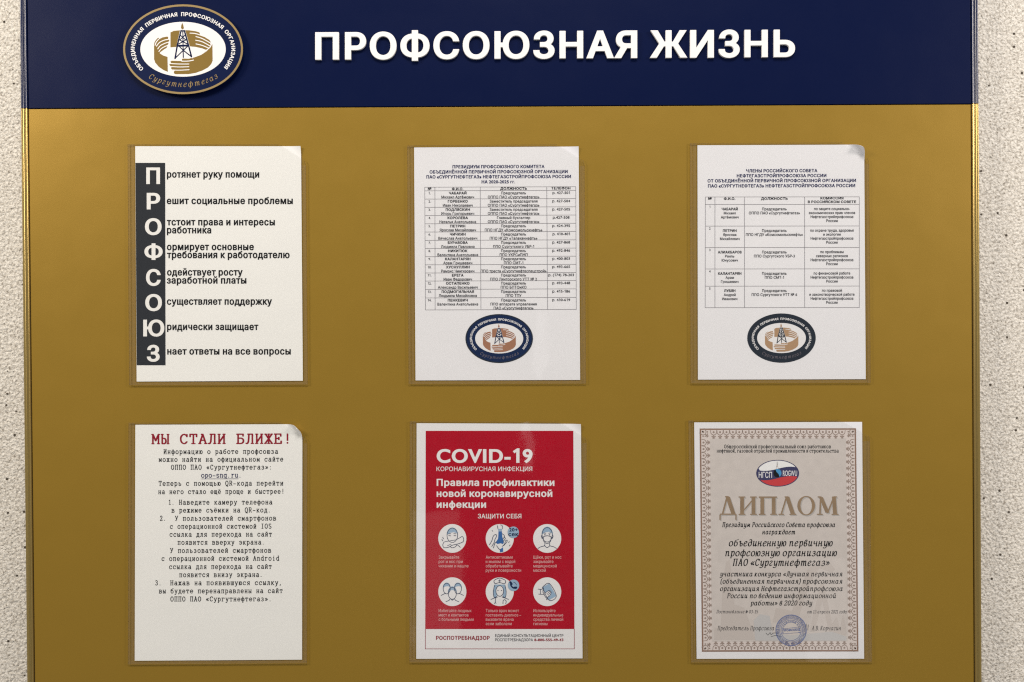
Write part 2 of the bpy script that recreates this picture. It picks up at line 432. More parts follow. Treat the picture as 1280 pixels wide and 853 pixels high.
ITALIC.update({
 'а': 'e 4.2 5 3.6 5;c 8 10 7.8 3 8.4 .3 10 1.2', 'б': 'e 4.5 4.5 3.8 4.5;c .8 5 2 11 5 12.6 9 14', 'в': 'c 1.4 3.5 1.6 9 4 12.6 6.6 12.4 6.4 9 3.4 6.4;e 4.7 3.2 3.4 3.2',
 'г': 'c 1.6 8.2 3.6 10.2 6.6 9.4 6 7 2.4 4 2.2 1.2 4.6 .1 7.4 1.8', 'д': 'e 4.4 4.4 3.7 4.4;c 8 6 7.6 11.4 5 13.8 1.6 12.6', 'е': 'c 1 4.6 5 5.4 7.6 7.6 6 10 3 9 .9 5 1.8 1 4.8 0 8 2', 'ё': 'c 1 4.6 5 5.4 7.6 7.6 6 10 3 9 .9 5 1.8 1 4.8 0 8 2;d 4 13;d 7.4 13',
 'ж': 'c 1 9.6 3 9.8 5 5.2 2.8 .4 .4 .6;l 6.5 0 6.5 10;c 12 9.6 10 9.8 6.6 5.2 10 .4 12.6 .6', 'и': 'c 1 9.4 2.4 9.8 2.2 3 3.4 .2 5.6 1.2 8 5;l 8 10 8 1.6;c 8 1.6 8.8 0 10.4 1.4',
 'й': 'c 1 9.4 2.4 9.8 2.2 3 3.4 .2 5.6 1.2 8 5;l 8 10 8 1.6;c 8 1.6 8.8 0 10.4 1.4;c 3.4 13.5 5.4 12 7.4 13.5', 'к': 'l 2 0 2 10;c 2 5 5 6 6.4 9.6 8.6 9.4;c 4 5.4 6 .4 9 .6',
 'л': 'c 0 .5 2 .3 4 5 5 10 8 10;l 8 10 8 1.4;c 8 1.4 8.8 0 10.4 1.2', 'м': 'c 0 .5 1.6 .3 2.6 4 3.4 10;l 3.4 10 6 2 10.6 10 10.4 1.6;c 10.4 1.6 11 0 12.6 1.2', 'н': 'l 2 0 2 10;l 8 10 8 1.4;l 2 5.4 8 5.4;c 8 1.4 8.8 0 10.2 1.2',
 'п': 'c .6 9.2 2.2 9.8 2.2 8 2.2 0;c 2.2 5.6 4.6 9.6 7.2 9.6 8 7.6 8 1.6 8.8 .1 10.3 1.2', 'р': 'c .6 9.2 2.2 9.8 2.2 8 2.2 -4;c 2.2 6 4.4 9.8 7.4 9.4 8.6 6 7.6 1.4 4.6 0 2.4 1.6;s 2.2 -4 1.4',
 'с': 'c 7.8 7.8 6.4 10 3.4 9.4 .9 5 1.8 1 4.6 0 7.8 2', 'т': 'c .6 9.2 2.2 9.8 2.2 8 2.2 0;c 2.2 5.6 4.2 9.6 6.2 9.6 7.2 7.6 7.2 0;c 7.2 5.6 9.2 9.6 11.4 9.6 12.2 7.6 12.2 1.6 13 .1 14.4 1.2',
 'у': 'c .8 9.4 2.4 9.8 2.6 4 3.4 1 5.4 .8 8.2 5;c 8.4 10 8.2 0 6.4 -3.4 3.2 -4 1 -3', 'ф': 'l 6.2 -4 6.2 13.5;e 3.6 5 3 4.7;e 8.8 5 3 4.7', 'х': 'c 0.6 9 2.6 10 4.4 5 6.2 .4 8.6 1;l .8 0 8.2 10',
 'ц': 'c 1 9.4 2.4 9.8 2.2 3 3.4 .2 5.6 1.2 8 5;l 8 10 8 .6 9.8 .6 9.2 -3', 'ч': 'c 1.4 10 1.6 5.6 4 4.6 8 6;l 8 10 8 1.6;c 8 1.6 8.8 0 10.2 1.2', 'ш': 'c .8 9.6 2.2 9.6 2 3 3.2 .2 5 1 6.8 4;c 6.8 10 6.8 2 8 .2 10 1 11.8 4;l 11.8 10 11.8 1.6;c 11.8 1.6 12.6 0 14 1.2',
 'щ': 'c .8 9.6 2.2 9.6 2 3 3.2 .2 5 1 6.8 4;c 6.8 10 6.8 2 8 .2 10 1 11.8 4;l 11.8 10 11.8 .6 13.6 .6 13 -3', 'ъ': 'c .6 8.6 1.6 10 3.4 10 3.4 3 5 0 8 1 8.6 4 6.6 6 3.6 5', 'ы': 'c 1.6 10 1.6 2 3.6 0 6 1.4 6.4 4 4.4 6 1.8 5;l 10 10 10 1.6;c 10 1.6 10.8 0 12 1.2',
 'ь': 'c 2 10 2 2 4.4 0 7.2 1 8 4 6 6 2.2 5', 'ю': 'l 1.8 0 1.8 10;l 1.8 5.2 4.6 5.2;e 8 5 3.2 5', 'я': 'l 8 10 8 1.4;c 8 1.4 8.6 0 10 1.2;c 8 10 4 10 2.4 7.6 4.4 5 8 4.8;c 5.4 4.8 3.4 1.4 .6 .4', 'з': 'c 1.4 8.4 4 10.2 7 8.6 5.8 6 3.4 5.2;c 3.4 5.2 7.4 4.6 7.6 1.8 4 -.2 .8 1.4',
})
TITLE = {   # heavy title capitals: thick and thin strokes given one by one (w = full width of the stroke)
 'Д': (16, '.8 1.6 0 1.6 -4;.8 1.6 .4 14.6 .4;.8 14.6 .4 14.6 -4;1.1 3.6 .4 7.4 14;2.9 7.8 14 12.6 .4;.7 5.8 14 8.6 14'),
 'И': (16.5, '2.6 3.6 0 3.6 14;2.6 12.9 0 12.9 14;1 3.6 2 12.9 12.2;.7 .8 .3 6.2 .3;.7 10.2 .3 15.6 .3;.7 .8 13.7 6.2 13.7;.7 10.2 13.7 15.6 13.7'),
 'П': (16.5, '2.6 3.6 0 3.6 14;2.6 12.9 0 12.9 14;.9 .8 13.6 15.6 13.6;.7 .8 .3 6.2 .3;.7 10.2 .3 15.6 .3'),
 'Л': (15, '1 2.6 .4 7 14;2.9 7.4 14 12.2 .4;.7 .4 .3 4.8 .3;.7 9.4 .3 14.8 .3;.7 5.4 13.8 8.2 13.8'),
 'О': (16, 'O'),
 'М': (19, '1 3.2 0 3.8 14;2.7 4 13.6 9.4 1.6;1 9.4 1.2 14.6 13.6;2.7 14.6 14 15.6 0;.7 .8 .3 5.4 .3;.7 12.8 .3 18.4 .3;.7 1.4 13.8 4.4 13.8;.7 14.2 13.8 17.2 13.8'),
}


def stroke_loops(spec, nb, serif_nb):
    loops = []
    for part in spec.split(';'):
        t = part.split()
        k, v = t[0], [float(q) for q in t[1:]]
        if k == 'l':
            loops += sweep(list(zip(v[::2], v[1::2])), nb)
        elif k == 'c':
            loops += sweep(catmull(list(zip(v[::2], v[1::2]))), nb)
        elif k == 'e':
            loops += sweep(arc(*v), nb)
        elif k == 's':
            loops += sweep([(v[0] - v[2], v[1]), (v[0] + v[2], v[1])], serif_nb)
        elif k == 'd':
            r = max(abs(q[0]) for q in nb) * 1.25
            loops.append(ellipse(v[0], v[1], r, r, 8))
    return loops


GL = {}          # (font, char) -> (V, F, advance, cap)


def stroke_glyph(font, ch):
    if font == 'title':
        adv, spec = TITLE[ch]
        loops = []
        if spec == 'O':
            a, b = ellipse(8, 7, 7.2, 7.5, 40), ellipse(8, 7, 4.7, 6.8, 40)
            loops = [a, b[::-1]]
        else:
            for part in spec.split(';'):
                v = [float(q) for q in part.split()]
                (w, x0, y0, x1, y1) = v
                w *= 1.16
                L = math.hypot(x1 - x0, y1 - y0)
                if abs(y1 - y0) > abs(x1 - x0):
                    lp = [(x0 - w / 2, y0), (x0 + w / 2, y0), (x1 + w / 2, y1), (x1 - w / 2, y1)]
                else:
                    lp = [(x0, y0 - w / 2), (x1, y1 - w / 2), (x1, y1 + w / 2), (x0, y0 + w / 2)]
                a2 = sum(lp[i][0] * lp[(i + 1) % 4][1] - lp[(i + 1) % 4][0] * lp[i][1] for i in range(4))
                loops.append(lp if a2 > 0 else lp[::-1])
        V, F = fill(loops)
        return V, F, adv
    base = ITALIC if font.startswith('italic') else ROMAN
    spec = base[ch]
    if font == 'mono':
        nb, sn = nib(1.15, 1.0, 8), nib(0.75, 0.7, 6)
    elif font == 'mono_bold':
        nb, sn = nib(1.15, 1.0, 8), nib(0.75, 0.8, 8)
    elif font == 'roman_bold':
        nb, sn = nib(1.25, 0.75, 8), nib(0.5, 0.5, 6)
    elif font == 'italic_bold':
        nb, sn = nib(1.3, 0.6, 8, 0.3), nib(0.5, 0.45, 6)
    elif font == 'italic_heavy':
        nb, sn = nib(1.45, 0.75, 8, 0.3), nib(0.5, 0.5, 6)
    else:
        nb, sn = nib(0.9, 0.45, 8, 0.3), nib(0.4, 0.35, 6)
    V, F = fill(stroke_loops(spec, nb, sn))
    if font.startswith('mono'):
        adv = 13.6 if font == 'mono' else 12.2
        V = V + np.array([(adv - 10) / 2, 0])
    else:
        V = V - np.array([V[:, 0].min() - 0.9, 0])
        adv = V[:, 0].max() + 0.9
    if font.startswith('italic'):
        V = np.stack([V[:, 0] + 0.22 * V[:, 1], V[:, 1]], 1)
    return V, F, adv


# sans letters: outlines of the built-in interface font, welded with non-zero winding
SANS_CHARS = ''.join(sorted(set('АБВГДЕЁЖЗИЙКЛМНОПРСТУФХЦЧШЩЪЫЬЭЮЯабвгдеёжзийклмнопрстуфхцчшщъыьэюяCOVIDROGWU0123456789-–.,()«»№+')))
# extra half-stem (x, y) in 1/14 of the capital height
FAT = {'sans': (0.12, 0.08), 'sans_medium': (0.30, 0.2), 'sans_bold': (0.74, 0.46), 'sans_black': (0.72, 0.50)}
RAW = {}


def build_sans():
    tmp = []
    probe = {}

    def mk(body, off, res=3):
        cu = bpy.data.curves.new('tmp', 'FONT')
        cu.body = body
        cu.size = 1
        cu.offset = off
        cu.resolution_u = res
        cu.fill_mode = 'NONE'
        o = bpy.data.objects.new('tmp', cu)
        C.objects.link(o)
        tmp.append(o)
        return o
    probe['l'] = mk('Н', 0)
    objs = {}
    for ch in SANS_CHARS:
        probe[ch] = mk(ch + 'Н', 0)
        objs[ch] = mk(ch, 0, 9 if ch in 'COVID9ПРОФСЮЗНАЯЖИЬ' else 3)
    bpy.context.view_layer.update()
    dg = bpy.context.evaluated_depsgraph_get()

    def mesh_of(o):
        e = o.evaluated_get(dg)
        m = e.to_mesh()
        co = [(v.co.x, v.co.y) for v in m.vertices]
        ed = [tuple(q.vertices) for q in m.edges]
        e.to_mesh_clear()
        return co, ed

    base = max(x for x, y in mesh_of(probe['l'])[0])
    capH = max(y for x, y in mesh_of(probe['l'])[0])
    for ch, o in objs.items():
        co, ed = mesh_of(o)
        nxt = {}
        for a, b in ed:
            nxt.setdefault(a, []).append(b)
            nxt.setdefault(b, []).append(a)
        seen, loops = set(), []
        for st in range(len(co)):
            if st in seen or st not in nxt:
                continue
            lp, cur, prev = [st], st, None
            seen.add(st)
            while True:
                # keep the stored direction: prefer the higher neighbour first
                opts = [q for q in nxt[cur] if q not in seen]
                if not opts:
                    break
                q = min(opts, key=lambda k: (k != cur + 1, k))
                lp.append(q)
                seen.add(q)
                cur = q
            loops.append([co[i] for i in lp])
        adv = max(x for x, y in mesh_of(probe[ch])[0]) - base
        q = 14 / capH
        RAW[ch] = ([[(x * q, y * q) for x, y in lp] for lp in loops], adv * q)
    for o in tmp:
        cu = o.data
        bpy.data.objects.remove(o)
        bpy.data.curves.remove(cu)


build_sans()
RAW['1'] = ([[(5.0, 0), (6.7, 0), (6.7, 14), (5.3, 14), (1.9, 11.4), (2.7, 10.0), (5.0, 11.7)]], 9.4)


def sans_glyph(font, ch):
    loops, adv = RAW[ch]
    wx, wy = FAT[font]
    tot = 0
    for lp in loops:
        tot += sum(lp[i][0] * lp[(i + 1) % len(lp)][1] - lp[(i + 1) % len(lp)][0] * lp[i][1] for i in range(len(lp)))
    lp2 = []
    for lp in loops:
        if tot < 0:
            lp = lp[::-1]
        P = [lp[i] for i in range(len(lp)) if math.hypot(lp[i][0] - lp[i - 1][0], lp[i][1] - lp[i - 1][1]) > 0.02]
        A = np.array(P)
        E1 = A - np.roll(A, 1, axis=0)
        E1 = E1 / np.linalg.norm(E1, axis=1, keepdims=True)
        E2 = np.roll(E1, -1, axis=0)
        n1, n2 = np.stack([E1[:, 1], -E1[:, 0]], 1), np.stack([E2[:, 1], -E2[:, 0]], 1)
        mv = (n1 + n2) / np.maximum(0.35, 1 + (n1 * n2).sum(1))[:, None]
        lp2.append([tuple(q) for q in A + mv * np.array([wx, wy])])
    V, F = fill(lp2)
    V = np.stack([V[:, 0] + wx, (V[:, 1] + wy) * 14 / (14 + 2 * wy)], 1)
    return V, F, adv + 1.5 * wx


def glyph(font, ch):
    k = (font, ch)
    if k not in GL:
        GL[k] = sans_glyph(font, ch) if font.startswith('sans') else stroke_glyph(font, ch)
    return GL[k]


def space_of(font):
    return {'mono': 13.6, 'mono_bold': 12.2}.get(font, 5.4)


def layout(s, font, track=0.0):
    """list of (V, F, pen x), total width; 14 units = capital height"""
    x, out, lo, hi = 0.0, [], 1e9, -1e9
    for ch in s:
        if ch == ' ':
            x += space_of(font)
            continue
        V, F, adv = glyph(font, ch)
        if len(F):
            out.append((V, F, x))
            lo, hi = min(lo, x + V[:, 0].min()), max(hi, x + V[:, 0].max())
        x += adv + track
    return out, lo, hi


SLOPE = 0.003


class Shapes:
    """collects flat 2D pieces in photo millimetres (x right, y down)"""
    def __init__(self):
        self.V, self.F, self.n, self.L = [], [], 0, []

    def add(self, V, F):
        V = np.asarray(V, float)
        if len(V) == 0 or len(F) == 0:
            return self
        self.L += [len(self.V) % 4] * len(V)      # neighbouring pieces never share a plane
        self.V.append(V)
        self.F += [tuple(i + self.n for i in f) for f in F]
        self.n += len(V)
        return self

    def loops(self, lps):
        V, F = fill(lps)
        return self.add(V, F)

    def poly(self, pts):
        a = sum(pts[i][0] * pts[(i + 1) % len(pts)][1] - pts[(i + 1) % len(pts)][0] * pts[i][1] for i in range(len(pts)))
        return self.loops([pts if a > 0 else pts[::-1]])

    def rect(self, x0, y0, x1, y1, sl=0.0):
        return self.add([(x0, y0), (x1, y0 - sl * (x1 - x0)), (x1, y1 - sl * (x1 - x0)), (x0, y1)], [(0, 1, 2, 3)])

    def ell(self, cx, cy, rx, ry, n=64):
        return self.add(ellipse(cx, cy, rx, ry, n), [tuple(range(n))])

    def ring(self, cx, cy, rx, ry, w, n=96, wy=None):
        a, b = ellipse(cx, cy, rx, ry, n), ellipse(cx, cy, rx - w, ry - (wy or w), n)
        return self.add(a + b, [(i, (i + 1) % n, n + (i + 1) % n, n + i) for i in range(n)])

    def strokes(self, lines, w, curve=False):
        lp = []
        for l in lines:
            lp += sweep(catmull(l, 6) if curve else l, nib(w / 2, w / 2, 8))
        return self.loops(lp)

    def text(self, s, x0, yb, cap, x1=None, font='sans', anchor='l', xs=None, sl=SLOPE, track=0.0):
        out, lo, hi = layout(s, font, track)
        k = cap / 14
        kx = k if xs is None else k * xs
        if x1 is not None:
            kx = (x1 - x0) / (hi - lo)
            ox = x0
        else:
            w = (hi - lo) * kx
            ox = x0 - (w / 2 if anchor == 'c' else 0)
        for V, F, px in out:
            X = ox + (V[:, 0] + px - lo) * kx
            Y = yb - V[:, 1] * k - sl * (X - (x0 if x1 is None else (x0 + x1) / 2))
            self.add(np.stack([X, Y], 1), F)
        return self

    def ring_text(self, s, cx, cy, rx, ry, a0, a1, cap, font, inward=False, kx=1.0):
        """a0 -> a1 in degrees on the ellipse; letters stand outwards, or inwards along the foot"""
        out, lo, hi = layout(s, font)
        K = 800
        ang = np.radians(np.linspace(a0, a1, K))
        px, py = cx + rx * np.cos(ang), cy - ry * np.sin(ang)
        cum = np.concatenate([[0], np.cumsum(np.hypot(np.diff(px), np.diff(py)))])
        k = cap / 14
        for V, F, x in out:
            gw = V[:, 0].max() + V[:, 0].min()
            t = (x + gw / 2 - lo) / (hi - lo) * cum[-1]
            X0, Y0, A = np.interp(t, cum, px), np.interp(t, cum, py), np.interp(t, cum, ang)
            tx, ty = -rx * math.sin(A), -ry * math.cos(A)
            if a1 < a0:
                tx, ty = -tx, -ty
            n = math.hypot(tx, ty)
            tx, ty = tx / n, ty / n
            ux, uy = ty, -tx        # up, on screen (y down)
            gx = (V[:, 0] - gw / 2) * k * kx
            gy = (V[:, 1] - (5 if inward else 7)) * k
            self.add(np.stack([X0 + gx * tx + gy * ux, Y0 + gx * ty + gy * uy], 1), F)
        return self


# ------------------------------------------------------------------ placing pieces in the world
def place(x, y, h=0.0):
    """photo millimetres on the board (x right, y down), h metres proud of the board -> world"""
    k = (D - h) / D * MM
    dx, dy = (x - 640) * k, (426.5 - y) * k
    return (dx * cth + dy * sth, -h, dy * cth - dx * sth)


ORI = {}


def empty(name, label, cat, x, y, h=0.0, group=None):
    o = bpy.data.objects.new(name, None)
    C.objects.link(o)
    o.empty_display_size = 0.02
    o.location = place(x, y, h)
    o['label'], o['category'] = label, cat
    if group:
        o['group'] = group
    ORI[o.name] = Vector(place(x, y, h))
    return o


def mesh_obj(name, V, F, m, parent=None, smooth=False, label=None):
    org = ORI[parent.name] if parent else Vector((0, 0, 0))
    me = bpy.data.meshes.new(name)
    me.from_pydata([tuple(Vector(v) - org) for v in V], [], F)
    me.update()
    o = bpy.data.objects.new(name, me)
    C.objects.link(o)
    me.materials.append(m)
    if smooth:
        me.polygons.foreach_set('use_smooth', [True] * len(me.polygons))
    if parent:
        o.parent = parent
        ORI[o.name] = org
    if label:
        o['label'] = label
    return o


def flat(name, sh, h, m, parent, label=None):
    """printed shape, h metres proud of the board, facing the room"""
    V = np.concatenate(sh.V)
    V3 = [place(x, y, h + 0.000008 * q) for (x, y), q in zip(V, sh.L)]
    F = []
    for f in sh.F:      # make every face look at -Y
        a, b, c = (V[f[0]], V[f[1]], V[f[2]])
        ar = (b[0] - a[0]) * (c[1] - a[1]) - (b[1] - a[1]) * (c[0] - a[0])
        F.append(tuple(int(q) for q in (f if ar < 0 else f[::-1])))
    return mesh_obj(name, V3, F, m, parent, label=label)


def solid(name, V, Ft, h0, h1, m, parent, bevel=0.0, k_ref=None, label=None):
    """2D triangulation (photo millimetres) extruded from h0 to h1 above the board"""
    hr = h1 if k_ref is None else k_ref
    def pl(x, y, h):
        X, _, Z = place(x, y, hr)
        return (X, -h, Z)
    n = len(V)
    V3 = [pl(x, y, h1) for x, y in V] + [pl(x, y, h0) for x, y in V]
    F, cnt = [], {}
    for f in Ft:
        ar = 0
        for i in range(len(f)):
            a, b = V[f[i]], V[f[(i + 1) % len(f)]]
            ar += a[0] * b[1] - b[0] * a[1]
        f = tuple(int(q) for q in (f if ar < 0 else f[::-1]))
        F.append(f)
        for i in range(len(f)):
            cnt[(f[i], f[(i + 1) % len(f)])] = 1
    for (a, b) in list(cnt):
        if (b, a) not in cnt:
            F.append((b, a, a + n, b + n))
    for f in F[:len(Ft)]:
        F.append(tuple(q + n for q in f[::-1]))
    o = mesh_obj(name, V3, F, m, parent, label=label)
    if bevel:
        b = o.modifiers.new('bevel', 'BEVEL')
        b.width = bevel
        b.segments = 2
        b.limit_method = 'ANGLE'
        b.angle_limit = math.radians(40)
    return o


# ------------------------------------------------------------------ the wall
WALL = -0.020
wv = []
o = mesh_obj('wall', [(-1.6, 0.020, -1.3), (1.6, 0.020, -1.3), (1.6, 0.020, 1.3), (-1.6, 0.020, 1.3)], [(0, 1, 2, 3)], M['wall'])
o['kind'] = 'structure'

# ------------------------------------------------------------------ the notice board
board = empty('notice_board', 'large gold notice board with navy header hung on the speckled stucco wall', 'notice board', 640, 1000)


def quad_slab(name, pts, h0, h1, m, bevel=0.0):
    return solid(name, np.array(pts, float), [(0, 1, 2, 3)], h0, h1, m, board, bevel)


def ex(y, side, inset=0.0):       # outline of the board at height y
    return (24.8 + 9.3 * y / 853 + inset) if side == 0 else (1222.4 + 4.6 * y / 853 - inset)


YB, YT = 905, -42
HB = lambda x: 135.6 - 0.0049 * (x - 25)      # foot of the header
quad_slab('gold_panel', [(ex(135, 0, 9.6), HB(35) + 1.0), (ex(130, 1, 9.6), HB(1213) + 1.0), (ex(YB, 1, 9.6), YB), (ex(YB, 0, 9.6), YB)], -0.006, 0.0, M['gold'], 0.0004)
quad_slab('header_panel', [(ex(YT, 0, 9.6), YT), (ex(YT, 1, 9.6), YT), (ex(130, 1, 9.6), HB(1213)), (ex(135, 0, 9.6), HB(35))], -0.006, 0.0010, M['navy'], 0.0004)
quad_slab('backing_board', [(ex(YT, 0, 3), YT), (ex(YT, 1, 3), YT), (ex(YB, 1, 3), YB), (ex(YB, 0, 3), YB)], -0.0185, -0.0065, M['gap'])

# side trim: extruded profile, two rounded lips with a groove between (offset from the outer edge mm, height mm)
PROF = [(0, -19.5), (0, -0.8), (0.25, 0.5), (0.9, 1.3), (1.8, 1.6), (2.7, 1.5), (3.3, 0.8), (3.9, 0.1), (4.9, -0.2), (5.8, 0.2), (6.2, 1.0), (6.8, 1.7), (7.6, 1.8), (8.2, 1.2), (8.5, 0.0), (8.6, -6.0)]


def trim(side, y0, y1, m):
    V, F = [], []
    n = len(PROF)
    for y in (y0, y1):
        for off, hh in PROF:
            x = ex(y, side, off)
            X, _, Z = place(x, y, 0)
            V.append((X, -hh * MM, Z))
    for i in range(n - 1):
        q = (i, i + 1, n + i + 1, n + i)
        F.append(q if side else q[::-1])
    F.append(tuple(range(n))[::-1] if side else tuple(range(n)))
    F.append(tuple(range(n, 2 * n)) if side else tuple(range(n, 2 * n))[::-1])
    return mesh_obj('side_trim', V, F, m, board, smooth=False)


for side in (0, 1):
    xx = 30 if side == 0 else 1217
    a = trim(side, YT, HB(xx) - 0.2, M['navy_trim'])
    b = trim(side, HB(xx) + 0.5, YB, M['gold_trim'])
    a['label'], b['label'] = 'navy side trim beside the header', 'gold side trim beside the panel'
    for t in (a, b):
        for p in t.data.polygons:
            p.use_smooth = len(p.vertices) == 4
        t.data.set_sharp_from_angle(angle=math.radians(50))

# raised header letters
def header_word(word, x0, x1, yb0):
    out, lo, hi = layout(word, 'sans_black', 0.15)
    k, kx = 34.6 / 14, (x1 - x0) / (hi - lo)
    for V, F, px in out:
        X = x0 + (V[:, 0] + px - lo) * kx
        Y = yb0 - V[:, 1] * k - 0.0057 * (X - 394)
        solid('letter', np.stack([X, Y], 1), F, 0.0012, 0.0046, M['letter'], board, 0.00045)


header_word('ПРОФСОЮЗНАЯ', 393.8, 796.6, 75.0)
header_word('ЖИЗНЬ', 812.2, 994.0, 75.0)


# ------------------------------------------------------------------ the union emblem (raised on the header, printed on two sheets)
def emblem_art(parent, cx, cy, k, ky, h, band, white, hand, tower, rim, script, text, rot=0.0, base=True):
    def tr(x, y):         # drawing units -> photo millimetres
        return (cx + (x - 551) / 7 * k, cy + (y - 431) / 7 * ky)

    def T(pts):
        return [tr(*p) for p in pts]
    dz = 0.00006 if base else 0.00004
    if base:
        flat('band', Shapes().ell(cx, cy, 74.9 * k, 56.1 * ky, 96), h, band, parent)
    flat('rim', Shapes().ring(cx, cy, 74.9 * k, 56.1 * ky, 2.5 * k, 96), h + dz, rim, parent)
    flat('centre_oval', Shapes().ell(cx, cy, 53.4 * k, 34.3 * ky, 72), h + dz, white, parent)
    sh = Shapes()
    # left hand
    left = [(297, 395), (301, 370), (312, 352), (330, 332), (342, 330), (336, 346), (370, 328), (412, 319), (421, 326), (420, 340), (431, 348), (430, 360), (420, 366),
            (424, 376), (421, 388), (410, 396), (414, 406), (408, 418), (380, 436), (350, 458), (348, 468), (378, 486), (415, 498), (418, 629), (382, 614), (338, 584), (308, 548), (298, 520)]
    back = [(441, 284), (470, 270), (540, 264), (604, 265), (662, 273), (694, 284), (700, 300), (682, 304), (740, 324), (782, 350), (796, 372), (786, 378), (794, 394), (784, 402),
            (788, 414), (776, 420), (776, 434), (760, 440), (722, 424), (660, 410), (600, 405), (560, 404), (500, 410), (441, 414)]
    front = [(808, 386), (810, 530), (798, 560), (770, 590), (722, 616), (660, 638), (600, 648), (484, 649), (470, 640), (472, 624), (480, 618), (456, 610), (446, 598), (450, 586), (438, 576), (430, 566), (440, 556),
             (446, 548), (440, 540), (448, 532), (545, 534), (540, 520), (548, 512), (600, 514), (650, 502), (710, 480), (760, 446), (794, 408)]
    for p in (left, back, front):
        sh.poly(T(p))
    flat('hands', sh, h + 2 * dz, hand, parent)
    w = 8 / 7 * k
    lines = [[(318, 404), (345, 372), (385, 352), (424, 344)], [(330, 428), (352, 400), (390, 380), (426, 369)], [(340, 450), (360, 426), (390, 408), (418, 398)],
             [(306, 396), (318, 366), (338, 344)],
             [(612, 290), (650, 292), (694, 303)], [(664, 320), (720, 338), (790, 376)], [(662, 352), (720, 366), (786, 402)], [(664, 384), (720, 398), (778, 422)],
             [(796, 372), (790, 410), (740, 450)], [(540, 536), (600, 534), (642, 526)],
             [(436, 556), (520, 560), (602, 560)], [(436, 582), (520, 586), (602, 584)], [(452, 612), (520, 614), (604, 610)]]
    s2 = Shapes()
    s2.strokes([T(l) for l in lines], w, curve=True)
    s2.strokes([T([(530, 262), (470, 520)]), T([(564, 262), (636, 506)])], 9 / 7 * k)
    s2.poly(T([(533, 266), (563, 266), (602, 404), (498, 404)]))
    flat('finger_gaps', s2, h + 3 * dz, white, parent)
    s3 = Shapes()
    s3.strokes([T([(534, 268), (500, 400), (481, 511)]), T([(562, 268), (600, 400), (625, 496)])], 13 / 7 * k)
    s3.strokes([T([(549, 268), (553, 502)]), T([(512, 400), (553, 440), (485, 506)]), T([(596, 400), (553, 440), (622, 494)]),
                T([(524, 305), (575, 350), (512, 385)]), T([(572, 305), (522, 350), (588, 385)])], 9.5 / 7 * k)
    s3.poly(T([(498, 392), (602, 390), (605, 406), (496, 409)]))
    s3.poly(T([(528, 264), (566, 264), (568, 276), (526, 276)]))
    flat('derrick', s3, h + 4 * dz, tower, parent)
    flat('flame', Shapes().poly(T([(544, 198), (536, 222), (533, 242), (540, 256), (552, 256), (558, 242), (553, 222)])), h + 4 * dz, hand, parent)
    rt = Shapes().ring_text('ОБЪЕДИНЕННАЯ  ПЕРВИЧНАЯ  ПРОФСОЮЗНАЯ  ОРГАНИЗАЦИЯ', cx, cy, 62.9 * k, 43.9 * ky, 216, -33, 4.9 * k, 'sans_bold', kx=0.95)
    flat('ring_lettering', rt, h + dz, text, parent)
    st = Shapes().ring_text('Сургутнефтегаз', cx, cy, 64.5 * k, 44.6 * ky, 229, 312, 6.6 * k, 'italic', inward=True, kx=0.92)
    flat('script_lettering', st, h + dz, script, parent)


V, F = np.array(ellipse(228.8, 61.8, 74.9, 56.1, 96)), [tuple(range(96))]
emb = solid('emblem', V, F, 0.0012, 0.0068, M['em_navy'], board, 0.0003, label='raised oval emblem with gold rim')
emblem_art(emb, 228.8, 61.8, 1.0, 1.0, 0.0069, None, M['em_white'], M['em_gold'], M['em_navy'], M['em_rim'], M['em_rim'], M['em_white'], base=False)

# ------------------------------------------------------------------ sheets and their pockets
SHEETS = {   # left x top, left x bottom, right x top, right x bottom, top y left, top y right, bottom y left, bottom y right
    1: (169.0, 170.8, 376.3, 378.6, 183.0, 183.0, 477.2, 476.2),
    2: (517.6, 519.4, 723.3, 725.2, 184.6, 183.4, 475.8, 475.2),
    3: (871.8, 872.4, 1080.2, 1082.2, 181.8, 181.0, 474.8, 474.2),
    4: (169.2, 168.4, 378.0, 377.6, 531.2, 530.4, 826.2, 824.8),
    5: (520.8, 520.3, 726.2, 728.2, 529.2, 530.0, 823.8, 823.2),
    6: (867.7, 870.8, 1077.6, 1080.2, 528.2, 527.6, 823.8, 823.6),
}
CURL = {1: (15, 26), 2: (15, 30), 3: (23, 9), 4: (22, 9), 5: (16, 28), 6: (0, 1)}
HP = 0.0008       # paper above board face
HI = HP + 0.00026  # print


def sheet_pt(i, u, v):
    a = SHEETS[i]
    xl, xr = a[0] + (a[1] - a[0]) * v, a[2] + (a[3] - a[2]) * v
    yl, yr = a[4] + (a[6] - a[4]) * v, a[5] + (a[7] - a[5]) * v
    return xl + (xr - xl) * u, yl + (yr - yl) * u


